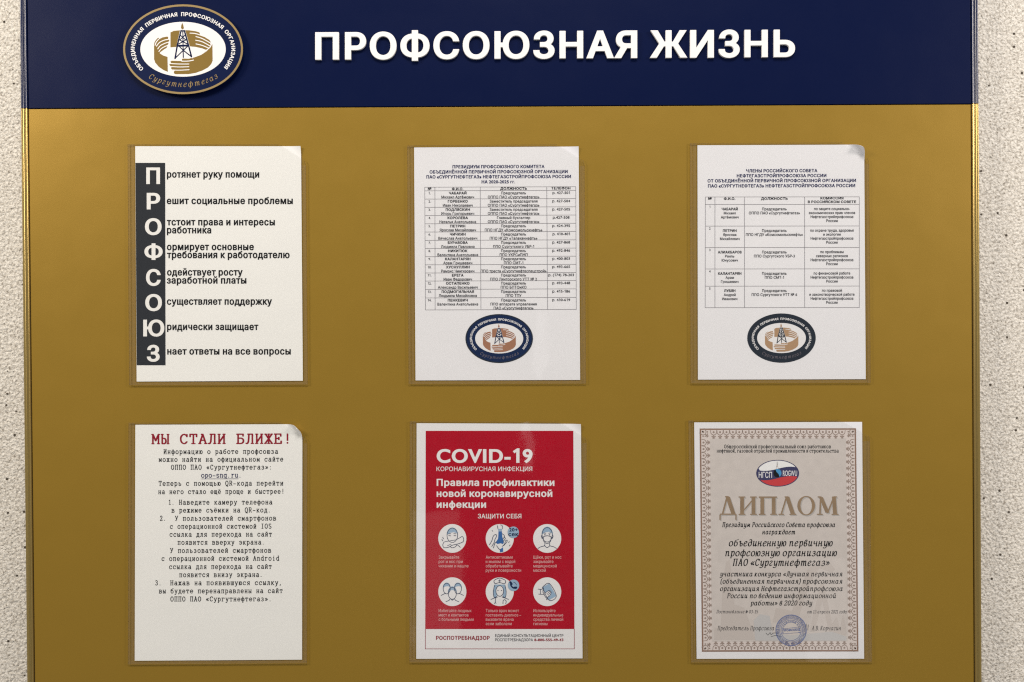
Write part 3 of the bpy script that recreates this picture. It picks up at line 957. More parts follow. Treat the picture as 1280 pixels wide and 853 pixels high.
def paper(i, parent, m):
    L, R = CURL[i]
    a = SHEETS[i]
    w, hgt = a[2] - a[0], a[6] - a[4]
    us = list(np.linspace(0, w - 24, 10)) + list(np.linspace(w - 24, w, 31))[1:]
    vs = list(np.linspace(0, 24, 31)) + list(np.linspace(24, hgt, 12))[1:]
    V, F = [], []
    for v in vs:
        for u in us:
            x, y = sheet_pt(i, u / w, v / hgt)
            du, dv = w - u, v
            s = (L - (du + dv)) / math.sqrt(2) if L else -1
            hh = 0.0
            if s > 0:
                t = min(s / R, 2.7)
                along, up = R * math.sin(t), R * (1 - math.cos(t))
                if s / R > 2.7:
                    along += (s - 2.7 * R) * math.cos(2.7)
                    up += (s - 2.7 * R) * math.sin(2.7)
                sh = s - along
                x -= sh / math.sqrt(2)
                y += sh / math.sqrt(2)
                hh = up * MM
            V.append(place(x, y, HP) if hh == 0 else tuple(Vector(place(x, y, HP)) + Vector((0, -hh, 0))))
    n = len(us)
    for r in range(len(vs) - 1):
        for c in range(n - 1):
            q = r * n + c
            F.append((q, q + n, q + n + 1, q + 1))
    o = mesh_obj('paper', V, F, m, parent)
    s = o.modifiers.new('thickness', 'SOLIDIFY')
    s.thickness = 0.00018
    s.offset = 0.0
    return o


def pocket(i):
    a = SHEETS[i]
    x0, x1, y0, y1 = a[0], a[2], a[4], a[6]
    xb0, xb1 = a[1], a[3]
    dt, db = 2.6, 4.6
    jl = {1: 9.5, 2: 8.6, 3: 9.2, 4: 8.6, 5: 8.6, 6: 7.0}[i]
    jr = {1: 6.0, 2: 7.4, 3: 6.2, 4: 6.0, 5: 7.0, 6: 10.0}[i]
    P = [(x0 - jl, y0 - dt), (x1 - 27, a[5] - dt), (x1 + jr - 2.0, a[5] + 17.0), (x1 + jr, a[5] + 21.5), (xb1 + jr, a[7] + db), (xb0 - jl, y1 + db)]
    V = np.array(P)
    plate = solid('pocket', V, [tuple(range(len(P)))], 0.0017, 0.0022, M['clear'], board, 0.0)
    # glued spacer strips at the left, right and foot
    q = 5.4
    for pts in ([(x0 - jl + .2, y0 - dt + .2), (x0 - jl + 2.9, y0 - dt + .2), (xb0 - jl + 2.9, y1 + 1.2), (xb0 - jl + .2, y1 + 1.2)],
                [(x0 - jl + 3.9, y0 - dt + .2), (x0 - 1.6, y0 - dt + .2), (xb0 - 1.6, y1 + 1.2), (xb0 - jl + 3.9, y1 + 1.2)],
                [(x1 + 1.6, a[5] + 24), (x1 + jr - .2, a[5] + 24), (xb1 + jr - .2, a[7] + 1.2), (xb1 + 1.6, a[7] + 1.2)],
                [(xb0 - jl + .2, y1 + 1.4), (xb1 + jr - .2, a[7] + 1.4), (xb1 + jr - .2, a[7] + db - .2), (xb0 - jl + .2, y1 + db - .2)]):
        solid('spacer_strip', np.array(pts), [(0, 1, 2, 3)], 0.0002, 0.0016, M['clear_edge'], plate)
    # polished outer edge, seen as a fine line
    n = len(P)
    cx, cy = V.mean(axis=0)
    ring, wv_ = [], 0.55
    inner = []
    for j in range(n):
        p0, p1, p2 = V[j - 1], V[j], V[(j + 1) % n]
        e1, e2 = (p1 - p0) / np.linalg.norm(p1 - p0), (p2 - p1) / np.linalg.norm(p2 - p1)
        n1, n2 = np.array([-e1[1], e1[0]]), np.array([-e2[1], e2[0]])
        b = n1 + n2
        b = b / (b @ b) * 2
        inner.append(p1 + b * wv_ * 0.5 if True else p1)
    VV = np.concatenate([V, np.array(inner)])
    FF = [(j, (j + 1) % n, n + (j + 1) % n, n + j) for j in range(n) if j not in (1,)]
    solid('rim', VV, FF, 0.00165, 0.00230, M['acrylic_rim'], plate)
    return plate


for i in range(1, 7):
    pocket(i)


def line_part(parent, s, x0, x1, yb, cap, font, m, name='text_line', **kw):
    return flat(name, Shapes().text(s, x0, yb, cap, x1=x1, font=font, **kw), HI, m, parent)


# --- sheet 1: slogans with the charcoal band
t1 = empty('slogan_sheet', 'white sheet with large white initials down a charcoal band at its left side', 'printed sheet', 274, 477, HP)
paper(1, t1, M['paper'])
bandp = flat('dark_band', Shapes().poly([(169.3, 203.8), (206.4, 203.8), (206.9, 456.8), (170.9, 456.8)]), HI, M['band'], t1)
for ch, xa, xb, ya, yb in [('П', 182.8, 200, 209.6, 230.3), ('Р', 183.4, 200.2, 241.3, 262), ('О', 181.2, 202, 272.9, 294.2), ('Ф', 180.5, 203.3, 304.4, 325.2),
                           ('С', 182.5, 201, 336.4, 357.7), ('О', 181.6, 202.4, 367.7, 389.2), ('Ю', 179, 205.4, 399.6, 421), ('З', 183.6, 199.6, 431.2, 452.5)]:
    V, F, adv = glyph('sans_bold', ch)
    lo, hi = V.min(0), V.max(0)
    X = xa + (V[:, 0] - lo[0]) / (hi[0] - lo[0]) * (xb - xa)
    Y = yb - (V[:, 1] - lo[1]) / (hi[1] - lo[1]) * (yb - ya)
    flat('initial', Shapes().add(np.stack([X, Y], 1), F), HI + 0.00005, M['band_white'], bandp)
for s, x0, x1, yb in [('ротянет руку помощи', 208.6, 324, 222.3), ('ешит социальные проблемы', 208.4, 366, 255.4), ('тстоит права и интересы', 208.6, 343.6, 282),
                      ('работника', 208.6, 264, 292), ('ормирует основные', 208.6, 317.3, 313), ('требования к работодателю', 208.8, 362, 323), ('одействует росту', 208.8, 303.3, 344.7),
                      ('заработной платы', 208.5, 308, 354.8), ('существляет поддержку', 208.6, 340, 381.2), ('ридически защищает', 208.8, 323, 412.9), ('нает ответы на все вопросы', 209, 363.5, 443.5)]:
    line_part(t1, s, x0, x1, yb, 9.0, 'sans_bold', M['black'], sl=0.0)


# --- tables
def grid(parent, xs_top, xs_bot, ys, w, sl):
    s = Shapes()
    X0, X1 = xs_top[0], xs_top[-1]
    for y in ys:
        s.rect(X0 + (xs_bot[0] - X0) * (y - ys[0]) / (ys[-1] - ys[0]), y - w / 2, X1 + (xs_bot[-1] - X1) * (y - ys[0]) / (ys[-1] - ys[0]) + w / 2, y + w / 2, sl)
    g = flat('table_rule', s, HI, M['rule'], parent, None)
    s = Shapes()
    for a, b in zip(xs_top, xs_bot):
        ya = ys[0] - sl * (a - X0)
        yb = ys[-1] - sl * (a - X0)
        s.add([(a - w / 2, ya), (a + w / 2, ya), (b + w / 2, yb), (b - w / 2, yb)], [(0, 1, 2, 3)])
    flat('column_rule', s, HI + 0.00003, M['rule'], g)
    return g


def cell_text(parent, cells, m=None):
    n = Shapes()
    for s, xc, yb, cap, font, xs in cells:
        n.text(s, xc, yb, cap, font=font, anchor='c', xs=xs, sl=0.002)
    return flat('table_row', n, HI + 0.00005, m or M['soft_black'], parent)


t2 = empty('phone_list_sheet', 'white sheet with a fourteen row phone table above a navy and brown oval emblem', 'printed sheet', 621, 475, HP)
paper(2, t2, M['paper_cool'])
for s, x0, x1, yb in [('ПРЕЗИДИУМ ПРОФСОЮЗНОГО КОМИТЕТА', 565.6, 680.6, 210.5), ('ОБЪЕДИНЁННОЙ ПЕРВИЧНОЙ ПРОФСОЮЗНОЙ ОРГАНИЗАЦИИ', 537, 709.6, 216.9),
                      ('ПАО «СУРГУТНЕФТЕГАЗ» НЕФТЕГАЗСТРОЙПРОФСОЮЗА РОССИИ', 533, 713.7, 223.1), ('НА 2020-2025 гг.', 602, 644, 229.4)]:
    line_part(t2, s, x0, x1, yb, 4.1, 'sans_bold', M['navy_ink'], name='heading_line')
ys = [234.2, 238.7, 249, 259.3, 269.6, 279.9, 290.2, 300.6, 310.9, 321, 331.2, 341.4, 351.5, 361.9, 372.6, 387.6]
g2 = grid(t2, [530.9, 543.6, 600.3, 683.4, 719.7], [531.8, 543.9, 601.2, 684.5, 720.4], ys, 0.5, 0.0035)
OP = 'ОППО ПАО «Сургутнефтегаз»'
rows = [('ЧАБАРАЙ', 'Михаил Артёмович', ['Председатель', OP], 'р. 427-501'), ('ГОРБЕНКО', 'Иван Николаевич', ['Заместитель председателя', OP], 'р. 427-504'),
        ('ПОДЛЯСКИН', 'Игорь Григорьевич', ['Заместитель председателя', OP], 'р. 427-505'), ('КОРОЛЕВА', 'Наталья Анатольевна', ['Главный бухгалтер', OP], 'р.427-508'),
        ('ПЕТРИН', 'Ярослав Михайлович', ['Председатель', 'ППО НГДУ «Комсомольскнефть»'], 'р. 424-395'), ('ЧИЧКИН', 'Вячеслав Анатольевич', ['Председатель', 'ППО НГДУ «Талаканнефть»'], 'р. 410-401'),
        ('БУРАВОВА', 'Людмила Павловна', ['Председатель', 'ППО Сургутского УБР-1'], 'р. 427-868'), ('НИКИТЮК', 'Валентина Анатольевна', ['Председатель', 'ППО УКРСиПНП'], 'р. 492-846'),
        ('КАЛАНТАРЯН', 'Арам Гришаевич', ['Председатель', 'ППО СМТ-1'], 'р. 400-803'), ('ХУСНУЛЛИН', 'Рамзис Чингизович', ['Председатель', 'ППО треста «Сургутнефтеспецстрой»'], 'р. 493-665'),
        ('ЕРЕГА', 'Иван Федорович', ['Председатель', 'ППО Лянторского УТТ № 2'], 'р. (174) 78-203'), ('ОСТАПЕНКО', 'Александр Васильевич', ['Председатель', 'ППО БПТОиКО'], 'р. 493-448'),
        ('ПОДМОГИЛЬНАЯ', 'Людмила Михайловна', ['Председатель', 'ППО ТПУ'], 'р. 415-186'), ('ПЕНКЕВИЧ', 'Валентина Анатольевна', ['Председатель', 'ППО аппарата управления', 'ПАО «Сургутнефтегаз»'], 'р. 430-619')]
cell_text(g2, [('№', 537, 237.8, 3.2, 'sans_bold', 1.0), ('Ф.И.О.', 572, 237.9, 3.2, 'sans_bold', 1.0), ('ДОЛЖНОСТЬ', 642, 237.4, 3.2, 'sans_bold', 1.05), ('ТЕЛЕФОН', 701, 237.0, 3.2, 'sans_bold', 1.05)])
for r, (n1, n2, pos, tel) in enumerate(rows):
    y = ys[r + 1]
    d = 0.05
    cs = [('%d.' % (r + 1), 537, y + 4.4, 3.0, 'sans', 1.0), (n1, 572.2, y + 4.5, 3.3, 'sans_bold', 0.96), (n2, 572.2, y + 9.5, 3.5, 'sans_medium', 0.88), (tel, 701.5, y + 4.0, 3.4, 'sans_medium', 1.05)]
    cs += [(p, 642, y + 4.4 + 5.0 * j, 3.5, 'sans_medium', 0.90) for j, p in enumerate(pos)]
    cell_text(g2, cs)
e2 = flat('emblem', Shapes().ell(624, 423.4, 42.2, 30.5, 72), HI, M['print_navy'], t2)
emblem_art(e2, 624, 423.4, 0.563, 0.545, HI, None, M['poster_white'], M['print_brown'], M['print_navy'], M['print_char'], M['print_dim'], M['poster_white'], base=False)

t3 = empty('council_list_sheet', 'white sheet with curled corner, five row table above a charcoal oval emblem', 'printed sheet', 977, 474, HP)
paper(3, t3, M['paper_cool'])
for s, x0, x1, yb in [('ЧЛЕНЫ РОССИЙСКОГО СОВЕТА', 932.7, 1021.8, 215.6), ('НЕФТЕГАЗСТРОЙПРОФСОЮЗА РОССИИ', 921, 1033, 221.8), ('ОТ ОБЪЕДИНЁННОЙ ПЕРВИЧНОЙ ПРОФСОЮЗНОЙ ОРГАНИЗАЦИИ', 884.5, 1070, 228),
                      ('ПАО «СУРГУТНЕФТЕГАЗ» НЕФТЕГАЗСТРОЙПРОФСОЮЗА РОССИИ', 885, 1069, 234.4)]:
    line_part(t3, s, x0, x1, yb, 4.1, 'sans_bold', M['navy_ink'], name='heading_line')
ys3 = [246.4, 255.8, 282.8, 309.7, 336.4, 357.9, 384.8]
g3 = grid(t3, [881.7, 893.7, 930.6, 1005.8, 1074.2], [881.5, 893.7, 930.7, 1005.9, 1074.2], ys3, 0.5, 0.001)
NG = 'Нефтегазстройпрофсоюза'
cell_text(g3, [('№', 887.5, 250.1, 3.2, 'sans_bold', 1.0), ('Ф.И.О.', 912, 250.1, 3.2, 'sans_bold', 1.0), ('ДОЛЖНОСТЬ', 968, 250, 3.2, 'sans_bold', 1.05), ('КОМИССИЯ', 1040, 249.4, 3.2, 'sans_bold', 1.05), ('В РОССИЙСКОМ СОВЕТЕ', 1040, 254, 3.2, 'sans_bold', 1.02)])
rows3 = [(['ЧАБАРАЙ', 'Михаил', 'Артёмович'], ['Председатель', OP], ['по защите социально-', 'экономических прав членов', NG, 'России']),
         (['ПЕТРИН', 'Ярослав', 'Михайлович'], ['Председатель', 'ППО НГДУ «Комсомольскнефть»'], ['по охране труда, здоровья', 'и экологии', NG, 'России']),
         (['АЛИАКБАРОВ', 'Раиль', 'Юнусович'], ['Председатель', 'ППО Сургутского УБР-3'], ['по проблемам', 'северных регионов', NG, 'России']),
         (['КАЛАНТАРЯН', 'Арам', 'Гришаевич'], ['Председатель', 'ППО СМТ-1'], ['по финансовой работе', NG, 'России']),
         (['ЛУБЯН', 'Андрей', 'Иванович'], ['Председатель', 'ППО Сургутского УТТ № 6'], ['по правовой', 'и законотворческой работе', NG, 'России'])]
for r, (nm, ps, cm) in enumerate(rows3):
    y = ys3[r + 1] + 7.3
    cs = [('%d' % (r + 1), 887.3, y - 2.9, 3.0, 'sans', 1.0)]
    cs += [(s, 912.2, y + 5.07 * j, 3.3, 'sans_bold' if j == 0 else 'sans_medium', 0.88) for j, s in enumerate(nm)]
    cs += [(s, 968, y + 5.0 * j, 3.5, 'sans_medium', 0.89) for j, s in enumerate(ps)]
    cs += [(s, 1040, y - 0.3 + 5.0 * j, 3.5, 'sans_medium', 0.84) for j, s in enumerate(cm)]
    cell_text(g3, cs)
e3 = flat('emblem', Shapes().ell(976.9, 422.8, 42.8, 30.8, 72), HI, M['print_char'], t3)
emblem_art(e3, 976.9, 422.8, 0.571, 0.549, HI, None, M['poster_white'], M['print_tan'], M['print_char'], M['print_char'], M['print_dim'], M['poster_white'], base=False)

# --- sheet 4: typewriter text
t4 = empty('website_notice_sheet', 'white sheet with dark red typewriter heading and curled corner, lower left pocket', 'printed sheet', 273, 826, HP)
paper(4, t4, M['paper'])
line_part(t4, 'МЫ СТАЛИ БЛИЖЕ!', 189, 360.6, 554.6, 11.6, 'mono_bold', M['darkred'], name='heading_line')
for s, x0, x1, yb in [('Информацию о работе профсоюза', 204.4, 347.7, 567.4), ('можно найти на официальном сайте', 198.3, 354, 577.1), ('ОППО ПАО «Сургутнефтегаз»:', 213.7, 338.4, 587), ('Теперь с помощью QR-кода перейти', 198.3, 354, 607.1),
                      ('на него стало ещё проще и быстрее!', 197.8, 354, 617.4), ('1.', 211, 216.6, 630.9), ('Наведите камеру телефона', 223.6, 340.5, 630.7), ('в режиме съёмки на QR-код.', 214.3, 337, 640.6), ('2.', 200, 206, 650.9),
                      ('У пользователей смартфонов', 218.5, 345, 650.8), ('с операционной системой IOS', 212.4, 339.2, 660.9), ('ссылка для перехода на сайт', 212, 339.7, 670.8), ('появится вверху экрана.', 221.9, 329.5, 680.8),
                      ('У пользователей смартфонов', 212.4, 338.8, 691), ('с операционной системой Android', 202, 349, 701), ('ссылка для перехода на сайт', 211.4, 339.5, 711.2), ('появится внизу экрана.', 224, 326.8, 721.3),
                      ('3.', 194, 200.4, 731.6), ('Нажав на появившуюся ссылку,', 212.8, 351, 731.4), ('вы будете перенаправлены на сайт', 198.5, 353.2, 741.5), ('ОППО ПАО «Сургутнефтегаз».', 213, 338, 751.7)]:
    line_part(t4, s, x0, x1, yb, 5.7, 'mono', M['black'])
u = Shapes().text('opo-sng.ru.', 251.4, 597, 5.7, x1=300.4, font='mono_bold')
u.rect(251.4, 598.6, 297.9, 599.1, 0.003)
flat('text_line', u, HI, M['navy_ink'], t4)

# --- sheet 5: health poster
t5 = empty('health_poster', 'red poster with COVID-19 heading and six round white icons', 'poster', 624, 823, HP)
paper(5, t5, M['poster_white'])
flat('red_field', Shapes().poly([(532.2, 538.8), (716.6, 538.8), (718.0, 786.5), (531.6, 786.5)]), HI, M['red'], t5)
fr = Shapes()
fr.rect(531.4, 811.0, 718.2, 811.6)
fr.rect(531.4, 786.5, 532.0, 811.0)
fr.rect(717.6, 786.5, 718.2, 811.0)
flat('footer_frame', fr, HI, M['darkred'], t5)
K = 0.00006
flat('heading_line', Shapes().text('COVID-19', 545.8, 578.8, 18.2, x1=665.7, font='sans_black', sl=0), HI + K, M['poster_white'], t5)
for s, x0, x1, yb, cap, f in [('КОРОНАВИРУСНАЯ ИНФЕКЦИЯ', 545.6, 665.3, 589.1, 5.6, 'sans'), ('Правила профилактики', 545.8, 693, 607.7, 8.9, 'sans_bold'), ('новой коронавирусной', 545.8, 690.4, 621.4, 8.9, 'sans_bold'),
                              ('инфекции', 545.8, 607.6, 635.1, 8.9, 'sans_bold'), ('ЗАЩИТИ СЕБЯ', 597.3, 651.7, 648.2, 5.7, 'sans_medium')]:
    flat('heading_line', Shapes().text(s, x0, yb, cap, x1=x1, font=f, sl=0), HI + K, M['poster_white'], t5)


def icon(cx, cy, lines, blue=(), navy=(), white=(), lines2=(), dark=()):
    ic = flat('icon', Shapes().ell(cx, cy, 17.6, 18.0, 48), HI + K, M['poster_white'], t5)
    Tm = lambda pts: [(cx + a, cy + b) for a, b in pts]
    if blue:
        s = Shapes()
        for p in blue:
            s.poly(Tm(p))
        flat('blue_fill', s, HI + 2 * K, M['iconblue'], ic)
    if navy:
        s = Shapes()
        for p in navy:
            s.poly(Tm(p))
        flat('water', s, HI + 2.5 * K, M['strongblue'], ic)
    if white:
        s = Shapes()
        for p in white:
            s.poly(Tm(p))
        flat('white_fill', s, HI + 3 * K, M['poster_white'], ic)
    s = Shapes()
    s.strokes([Tm(l) for l in lines], 0.72, curve=True)
    if lines2:
        s.strokes([Tm(l) for l in lines2], 0.9, curve=True)
    for p in dark:
        s.poly(Tm(p))
    flat('line_drawing', s, HI + 4 * K, M['iconline'], ic)
    return ic


def head(cx, cy, w, h, n=20):
    return arc(cx, cy, w, h, 0, 360, n)


def hair(cx, cy, w, h, d=0.35):
    return arc(cx, cy, w * 1.08, h * 1.1, 170, 370, 14) + [(cx + w * 0.9, cy - h * 0.15), (cx + w * 0.3, cy - h * d), (cx - w * 0.45, cy - h * (d - 0.1)), (cx - w * 0.9, cy + h * 0.02)]


# 1: coughing into the elbow
arm = [(-12, 8), (-10, 4.5), (-4, 3.2), (4, 1.8), (9, -.6), (12.5, -2.4), (14, .2), (13.4, 4), (8, 6.4), (0, 8.4), (-5, 11), (-10.5, 11.4)]
icon(565.4, 673.3, [head(0, -4, 6.6, 9), arm + [arm[0]], [(-4.6, -3.6), (-2.2, -3.4)], [(2, -3.6), (4.6, -3.4)], [(-4.8, -5.8), (-2, -6)], [(1.8, -6), (4.6, -5.8)], [(-3, 10), (0, 11.6), (4, 10.2), (6, 8), (10, 11)],
                    [(-13, 1), (-12, 3)], [(-12, -1.6), (-11, .4)], [(-6, 9), (-1.4, 7)]],
     blue=[hair(0, -5, 6.6, 8)], white=[arm])
# 2: washing hands
ic2 = icon(624.7, 673.3, [[(-13, 8), (-10, 3), (-8, -3), (-5, -5), (-4, -3), (-6, 1)], [(-8, 12), (-6, 6), (-4, 4)], [(-6, 1), (-7, 5), (-10, 10)], [(-2.2, -12), (-3, -16)], [(3.2, -12), (3, -16), (1, -17)],
                          [(3, -6), (6, -3), (4, 1)], [(5, -2), (7, 0), (4, 4)], [(5, 9), (9, 4), (9, 2), (7, 3)], [(-4, 9), (-1, 13), (1, 14)], [(3, 10), (6, 7), (7, 3)], [(-9.6, -10), (-8.8, -9)], [(13, 8), (12, 9.5)], [(11, 5), (12, 4)]],
           navy=[[(-1.6, -9), (2.6, -9), (3.2, -2), (5.2, 5), (4, 7), (1, 6), (-3, 7), (-5, 5), (-2, 0)], [(0, 14), (4, 11), (4.4, 16.6), (0.4, 17.4)]],
           blue=[[(-2.2, -12), (3, -12), (2.6, -9.4), (-1.8, -9.4)]])
bd = flat('badge', Shapes().ell(641.6, 665.6, 7.1, 7.2, 32), HI + 5 * K, M['iconblue'], t5)
flat('badge_lettering', Shapes().text('20+', 641.8, 664.6, 4.6, font='sans_bold', anchor='c', sl=0).text('сек', 641.8, 670.4, 5.0, font='sans_bold', anchor='c', sl=0), HI + 6 * K, M['print_navy'], bd)
# 3: face with a mask
icon(684, 673.3, [head(0, -4.6, 6.4, 9), [(-6.2, -1), (-4.6, -2.2), (0, -3.4), (4.6, -2.2), (6.2, -1)], [(-4.8, -2), (-4.4, 3), (-2, 5.6), (0, 6.2), (2, 5.6), (4.4, 3), (4.8, -2)], [(-6.4, -4), (-7.4, -3), (-6.4, 0)], [(6.4, -4), (7.4, -3), (6.4, 0)],
                  [(-3, 6), (-3.4, 9), (-8, 10.4), (-11.6, 12.4)], [(3, 6), (3.4, 9), (8, 10.4), (11.6, 12.4)], [(-3.4, 9), (0, 11.4), (3.4, 9)], [(-4.4, -6.8), (-1.8, -6.6)], [(1.8, -6.6), (4.4, -6.8)]],
     blue=[hair(0, -5.4, 6.6, 8.6)], dark=[ellipse(-2.9, -4.6, .9, .7, 8), ellipse(2.9, -4.6, .9, .7, 8)])
# 4: three heads
icon(565.4, 739.9, [head(-7, -4, 4.4, 6.6), head(7, -4, 4.4, 6.6), head(0, 2, 5, 7.4), [(-14, 4.6), (-10, 2.6), (-8, 2)], [(14, 4.6), (10, 2.6), (8, 2)], [(-8, 12.4), (-4, 10.6), (-2.4, 8.6), (0, 10.6), (2.4, 8.6), (4, 10.6), (8, 12.4)]],
     blue=[hair(-7, -5, 4.6, 6), hair(7, -5, 4.6, 6), hair(0, .6, 5.2, 6.8)], white=[ellipse(0, 3.4, 4.4, 5.6, 20)])
# 5: doctor
icon(624.7, 739.9, [[(-6.6, -8), (-8, 0), (-7, 7), (-4, 6)], [(6.6, -8), (8, 0), (7, 7), (4, 6)], head(0, -1, 4.8, 6.6), [(-6, -10), (-7, -14), (0, -17), (7, -14), (6, -10), (0, -11.4), (-6, -10)],
                    [(-11, 9.6), (-7, 8), (-3, 6.6)], [(11, 9.6), (7, 8), (3, 6.6)], [(-5, 8), (-5.6, 13), (-4.6, 14.4)], [(4, 15), (4.4, 11), (6.4, 10), (8, 12), (7.4, 15)], [(-5.6, 13), (-6.6, 15)]],
     blue=[[(-6.6, -9), (-8, 0), (-7, 7.4), (-3.6, 6.6), (-4.8, -1), (-3.6, -7), (3.6, -7), (4.8, -1), (3.6, 6.6), (7, 7.4), (8, 0), (6.6, -9)]],
     white=[[(-6, -10), (-7, -14), (0, -17), (7, -14), (6, -10), (0, -11.4)]], lines2=[[(-1.6, -13.6), (1.6, -13.6)], [(0, -15.2), (0, -12)]], dark=[ellipse(-2.2, -1.6, .7, .5, 8), ellipse(2.2, -1.6, .7, .5, 8)])
bd = flat('badge', Shapes().ell(641.9, 731.9, 7.1, 7.2, 32), HI + 5 * K, M['iconblue'], t5)
hs = Shapes()
hs.strokes([[(638.4, 728.2), (638.6, 731.6), (641.2, 734.8), (645, 735.6)]], 1.8, curve=True)
hs.strokes([[(638, 728.0), (639.6, 730.2)], [(643, 734.8), (645.4, 734.6)]], 2.6)
hs.strokes([[(642, 728), (644.4, 729.2), (645.6, 731.6)]], 0.6, curve=True)
flat('handset', hs, HI + 6 * K, M['print_navy'], bd)
# 6: wiping a phone with a cloth
icon(684, 739.9, [[(-6, -5.6), (2.6, -10.4), (11.4, 5.4), (2.4, 10.6), (-6, -5.6)], [(-11.4, -3.4), (-7, -3), (-4.6, -5), (-5.4, 0), (-4, 3), (-10.6, 3)], [(-8.6, -3), (-8.4, 3)], [(-4, 3), (-2, 6.6), (0, 9), (-1, 10)],
                  [(-3, 2), (0, -.4), (3, -1.4), (5, 1), (3, 5), (0, 7)], [(1, .6), (3.4, 2.6)], [(2, -1), (5, 1.6)], [(-.4, 2), (2, 4.4)]],
     blue=[[(-6, -5.6), (2.6, -10.4), (11.4, 5.4), (2.4, 10.6)]], white=[[(-4, 3), (0, -.4), (3, -1.4), (5, 1), (4, 5), (0, 7), (-2, 6.6)]])
CAP = [(548.3, 698.6, [('Закрывайте', 574), ('рот и нос при', 578.5), ('чихании и кашле', 585.6)]), (607.2, 698.6, [('Антисептиками', 640.8), ('и мылом с водой', 644), ('обрабатывайте', 640.8), ('руки и поверхности', 651.4)]),
       (666.7, 698.6, [('Щёки, рот и нос', 701.8), ('закрывайте', 691.8), ('медицинской', 695.8), ('маской', 682.2)]), (548.3, 765.4, [('Избегайте людных', 589.4), ('мест и контактов', 585.6), ('с больными людьми', 592)]),
       (607.2, 765.4, [('Только врач может', 648.7), ('поставить диагноз –', 651.5), ('вызовите врача', 641.9), ('если заболели', 639.6)]), (666.7, 765.4, [('Используйте', 694.4), ('индивидуальные', 704), ('средства личной', 704), ('гигиены', 684.3)])]
for x0, y, lines in CAP:
    s = Shapes()
    for j, (tx, x1) in enumerate(lines):
        s.text(tx, x0, y + 5.45 * j, 3.9, x1=x1, font='sans', sl=0)
    flat('caption', s, HI + K, M['pink'], t5)
flat('footer_line', Shapes().text('РОСПОТРЕБНАДЗОР', 545, 800, 4.9, x1=612.1, font='sans_bold', sl=0), HI, M['darkred'], t5)
flat('footer_line', Shapes().text('ЕДИНЫЙ КОНСУЛЬТАЦИОННЫЙ ЦЕНТР', 619, 796.4, 3.5, x1=704.2, font='sans', sl=0).text('РОСПОТРЕБНАДЗОРА', 619, 801.7, 3.5, x1=666.2, font='sans', sl=0), HI, M['soft_black'], t5)
flat('footer_line', Shapes().text('8-800-555-49-43', 667.9, 801.7, 3.5, x1=704.2, font='sans_bold', sl=0), HI, M['darkred'], t5)

# --- sheet 6: the diploma
t6 = empty('diploma', 'diploma with brown ornamental border, tricolour oval, gold title and round blue stamp', 'diploma', 974, 823, HP)
paper(6, t6, M['paper_cool'])


def dq(u, v):      # u, v in 0..1 of the brown frame
    xl, xr = 874.6 + 2.9 * v, 1070.0 + 3.0 * v
    yl, yr = 535.9 + 279.0 * v, 535.6 + 278.9 * v
    return xl + (xr - xl) * u, yl + (yr - yl) * u


WF, HF = 195.5, 279.0


def dm(x, y):      # millimetres inside the frame
    return dq(x / WF, y / HF)


def dquad(s, x0, y0, x1, y1):
    s.add([dm(x0, y0), dm(x1, y0), dm(x1, y1), dm(x0, y1)], [(0, 1, 2, 3)])


s = Shapes()
for q in ((0, 0, WF, 1.8), (0, HF - 1.8, WF, HF), (0, 1.8, 1.8, HF - 1.8), (WF - 1.8, 1.8, WF, HF - 1.8)):
    dquad(s, *q)
flat('brown_frame', s, HI, M['dip_brown'], t6)
s = Shapes()
dquad(s, 1.8, 1.8, WF - 1.8, HF - 1.8)
flat('ornament_ground', s, HI, M['dip_pink'], t6)
s = Shapes()
dquad(s, 12.6, 12.6, WF - 12.6, HF - 12.6)
flat('inner_field', s, HI + 0.00004, M['diploma_field'], t6)
orn = Shapes()


def unit(fn):
    """one repeat of the border: dot, two arms and a three-leaf sprig"""
    Tm = lambda pts: [fn(a, b) for a, b in pts]
    orn.add([fn(*p) for p in ellipse(0, 3.7, 1.25, 1.3, 10)], [tuple(range(10))])
    L = []
    for l in ([(-3.9, 1.6), (-3.3, 5.2), (-1.6, 6.6), (0, 7.6)], [(3.9, 1.6), (3.3, 5.2), (1.6, 6.6), (0, 7.6)]):
        L += sweep(Tm(catmull(l, 3)), nib(.46, .46, 4))
    L += sweep(Tm([(0, 7.2), (0, 11.4)]), nib(.68, .68, 4))
    L += sweep(Tm([(0, 10.4), (-2.2, 8.8)]), nib(.68, .68, 4)) + sweep(Tm([(0, 10.4), (2.2, 8.8)]), nib(.68, .68, 4))
    L += sweep(Tm([(-1.4, 11.3), (1.4, 11.3)]), nib(.4, .4, 4))
    orn.loops(L)


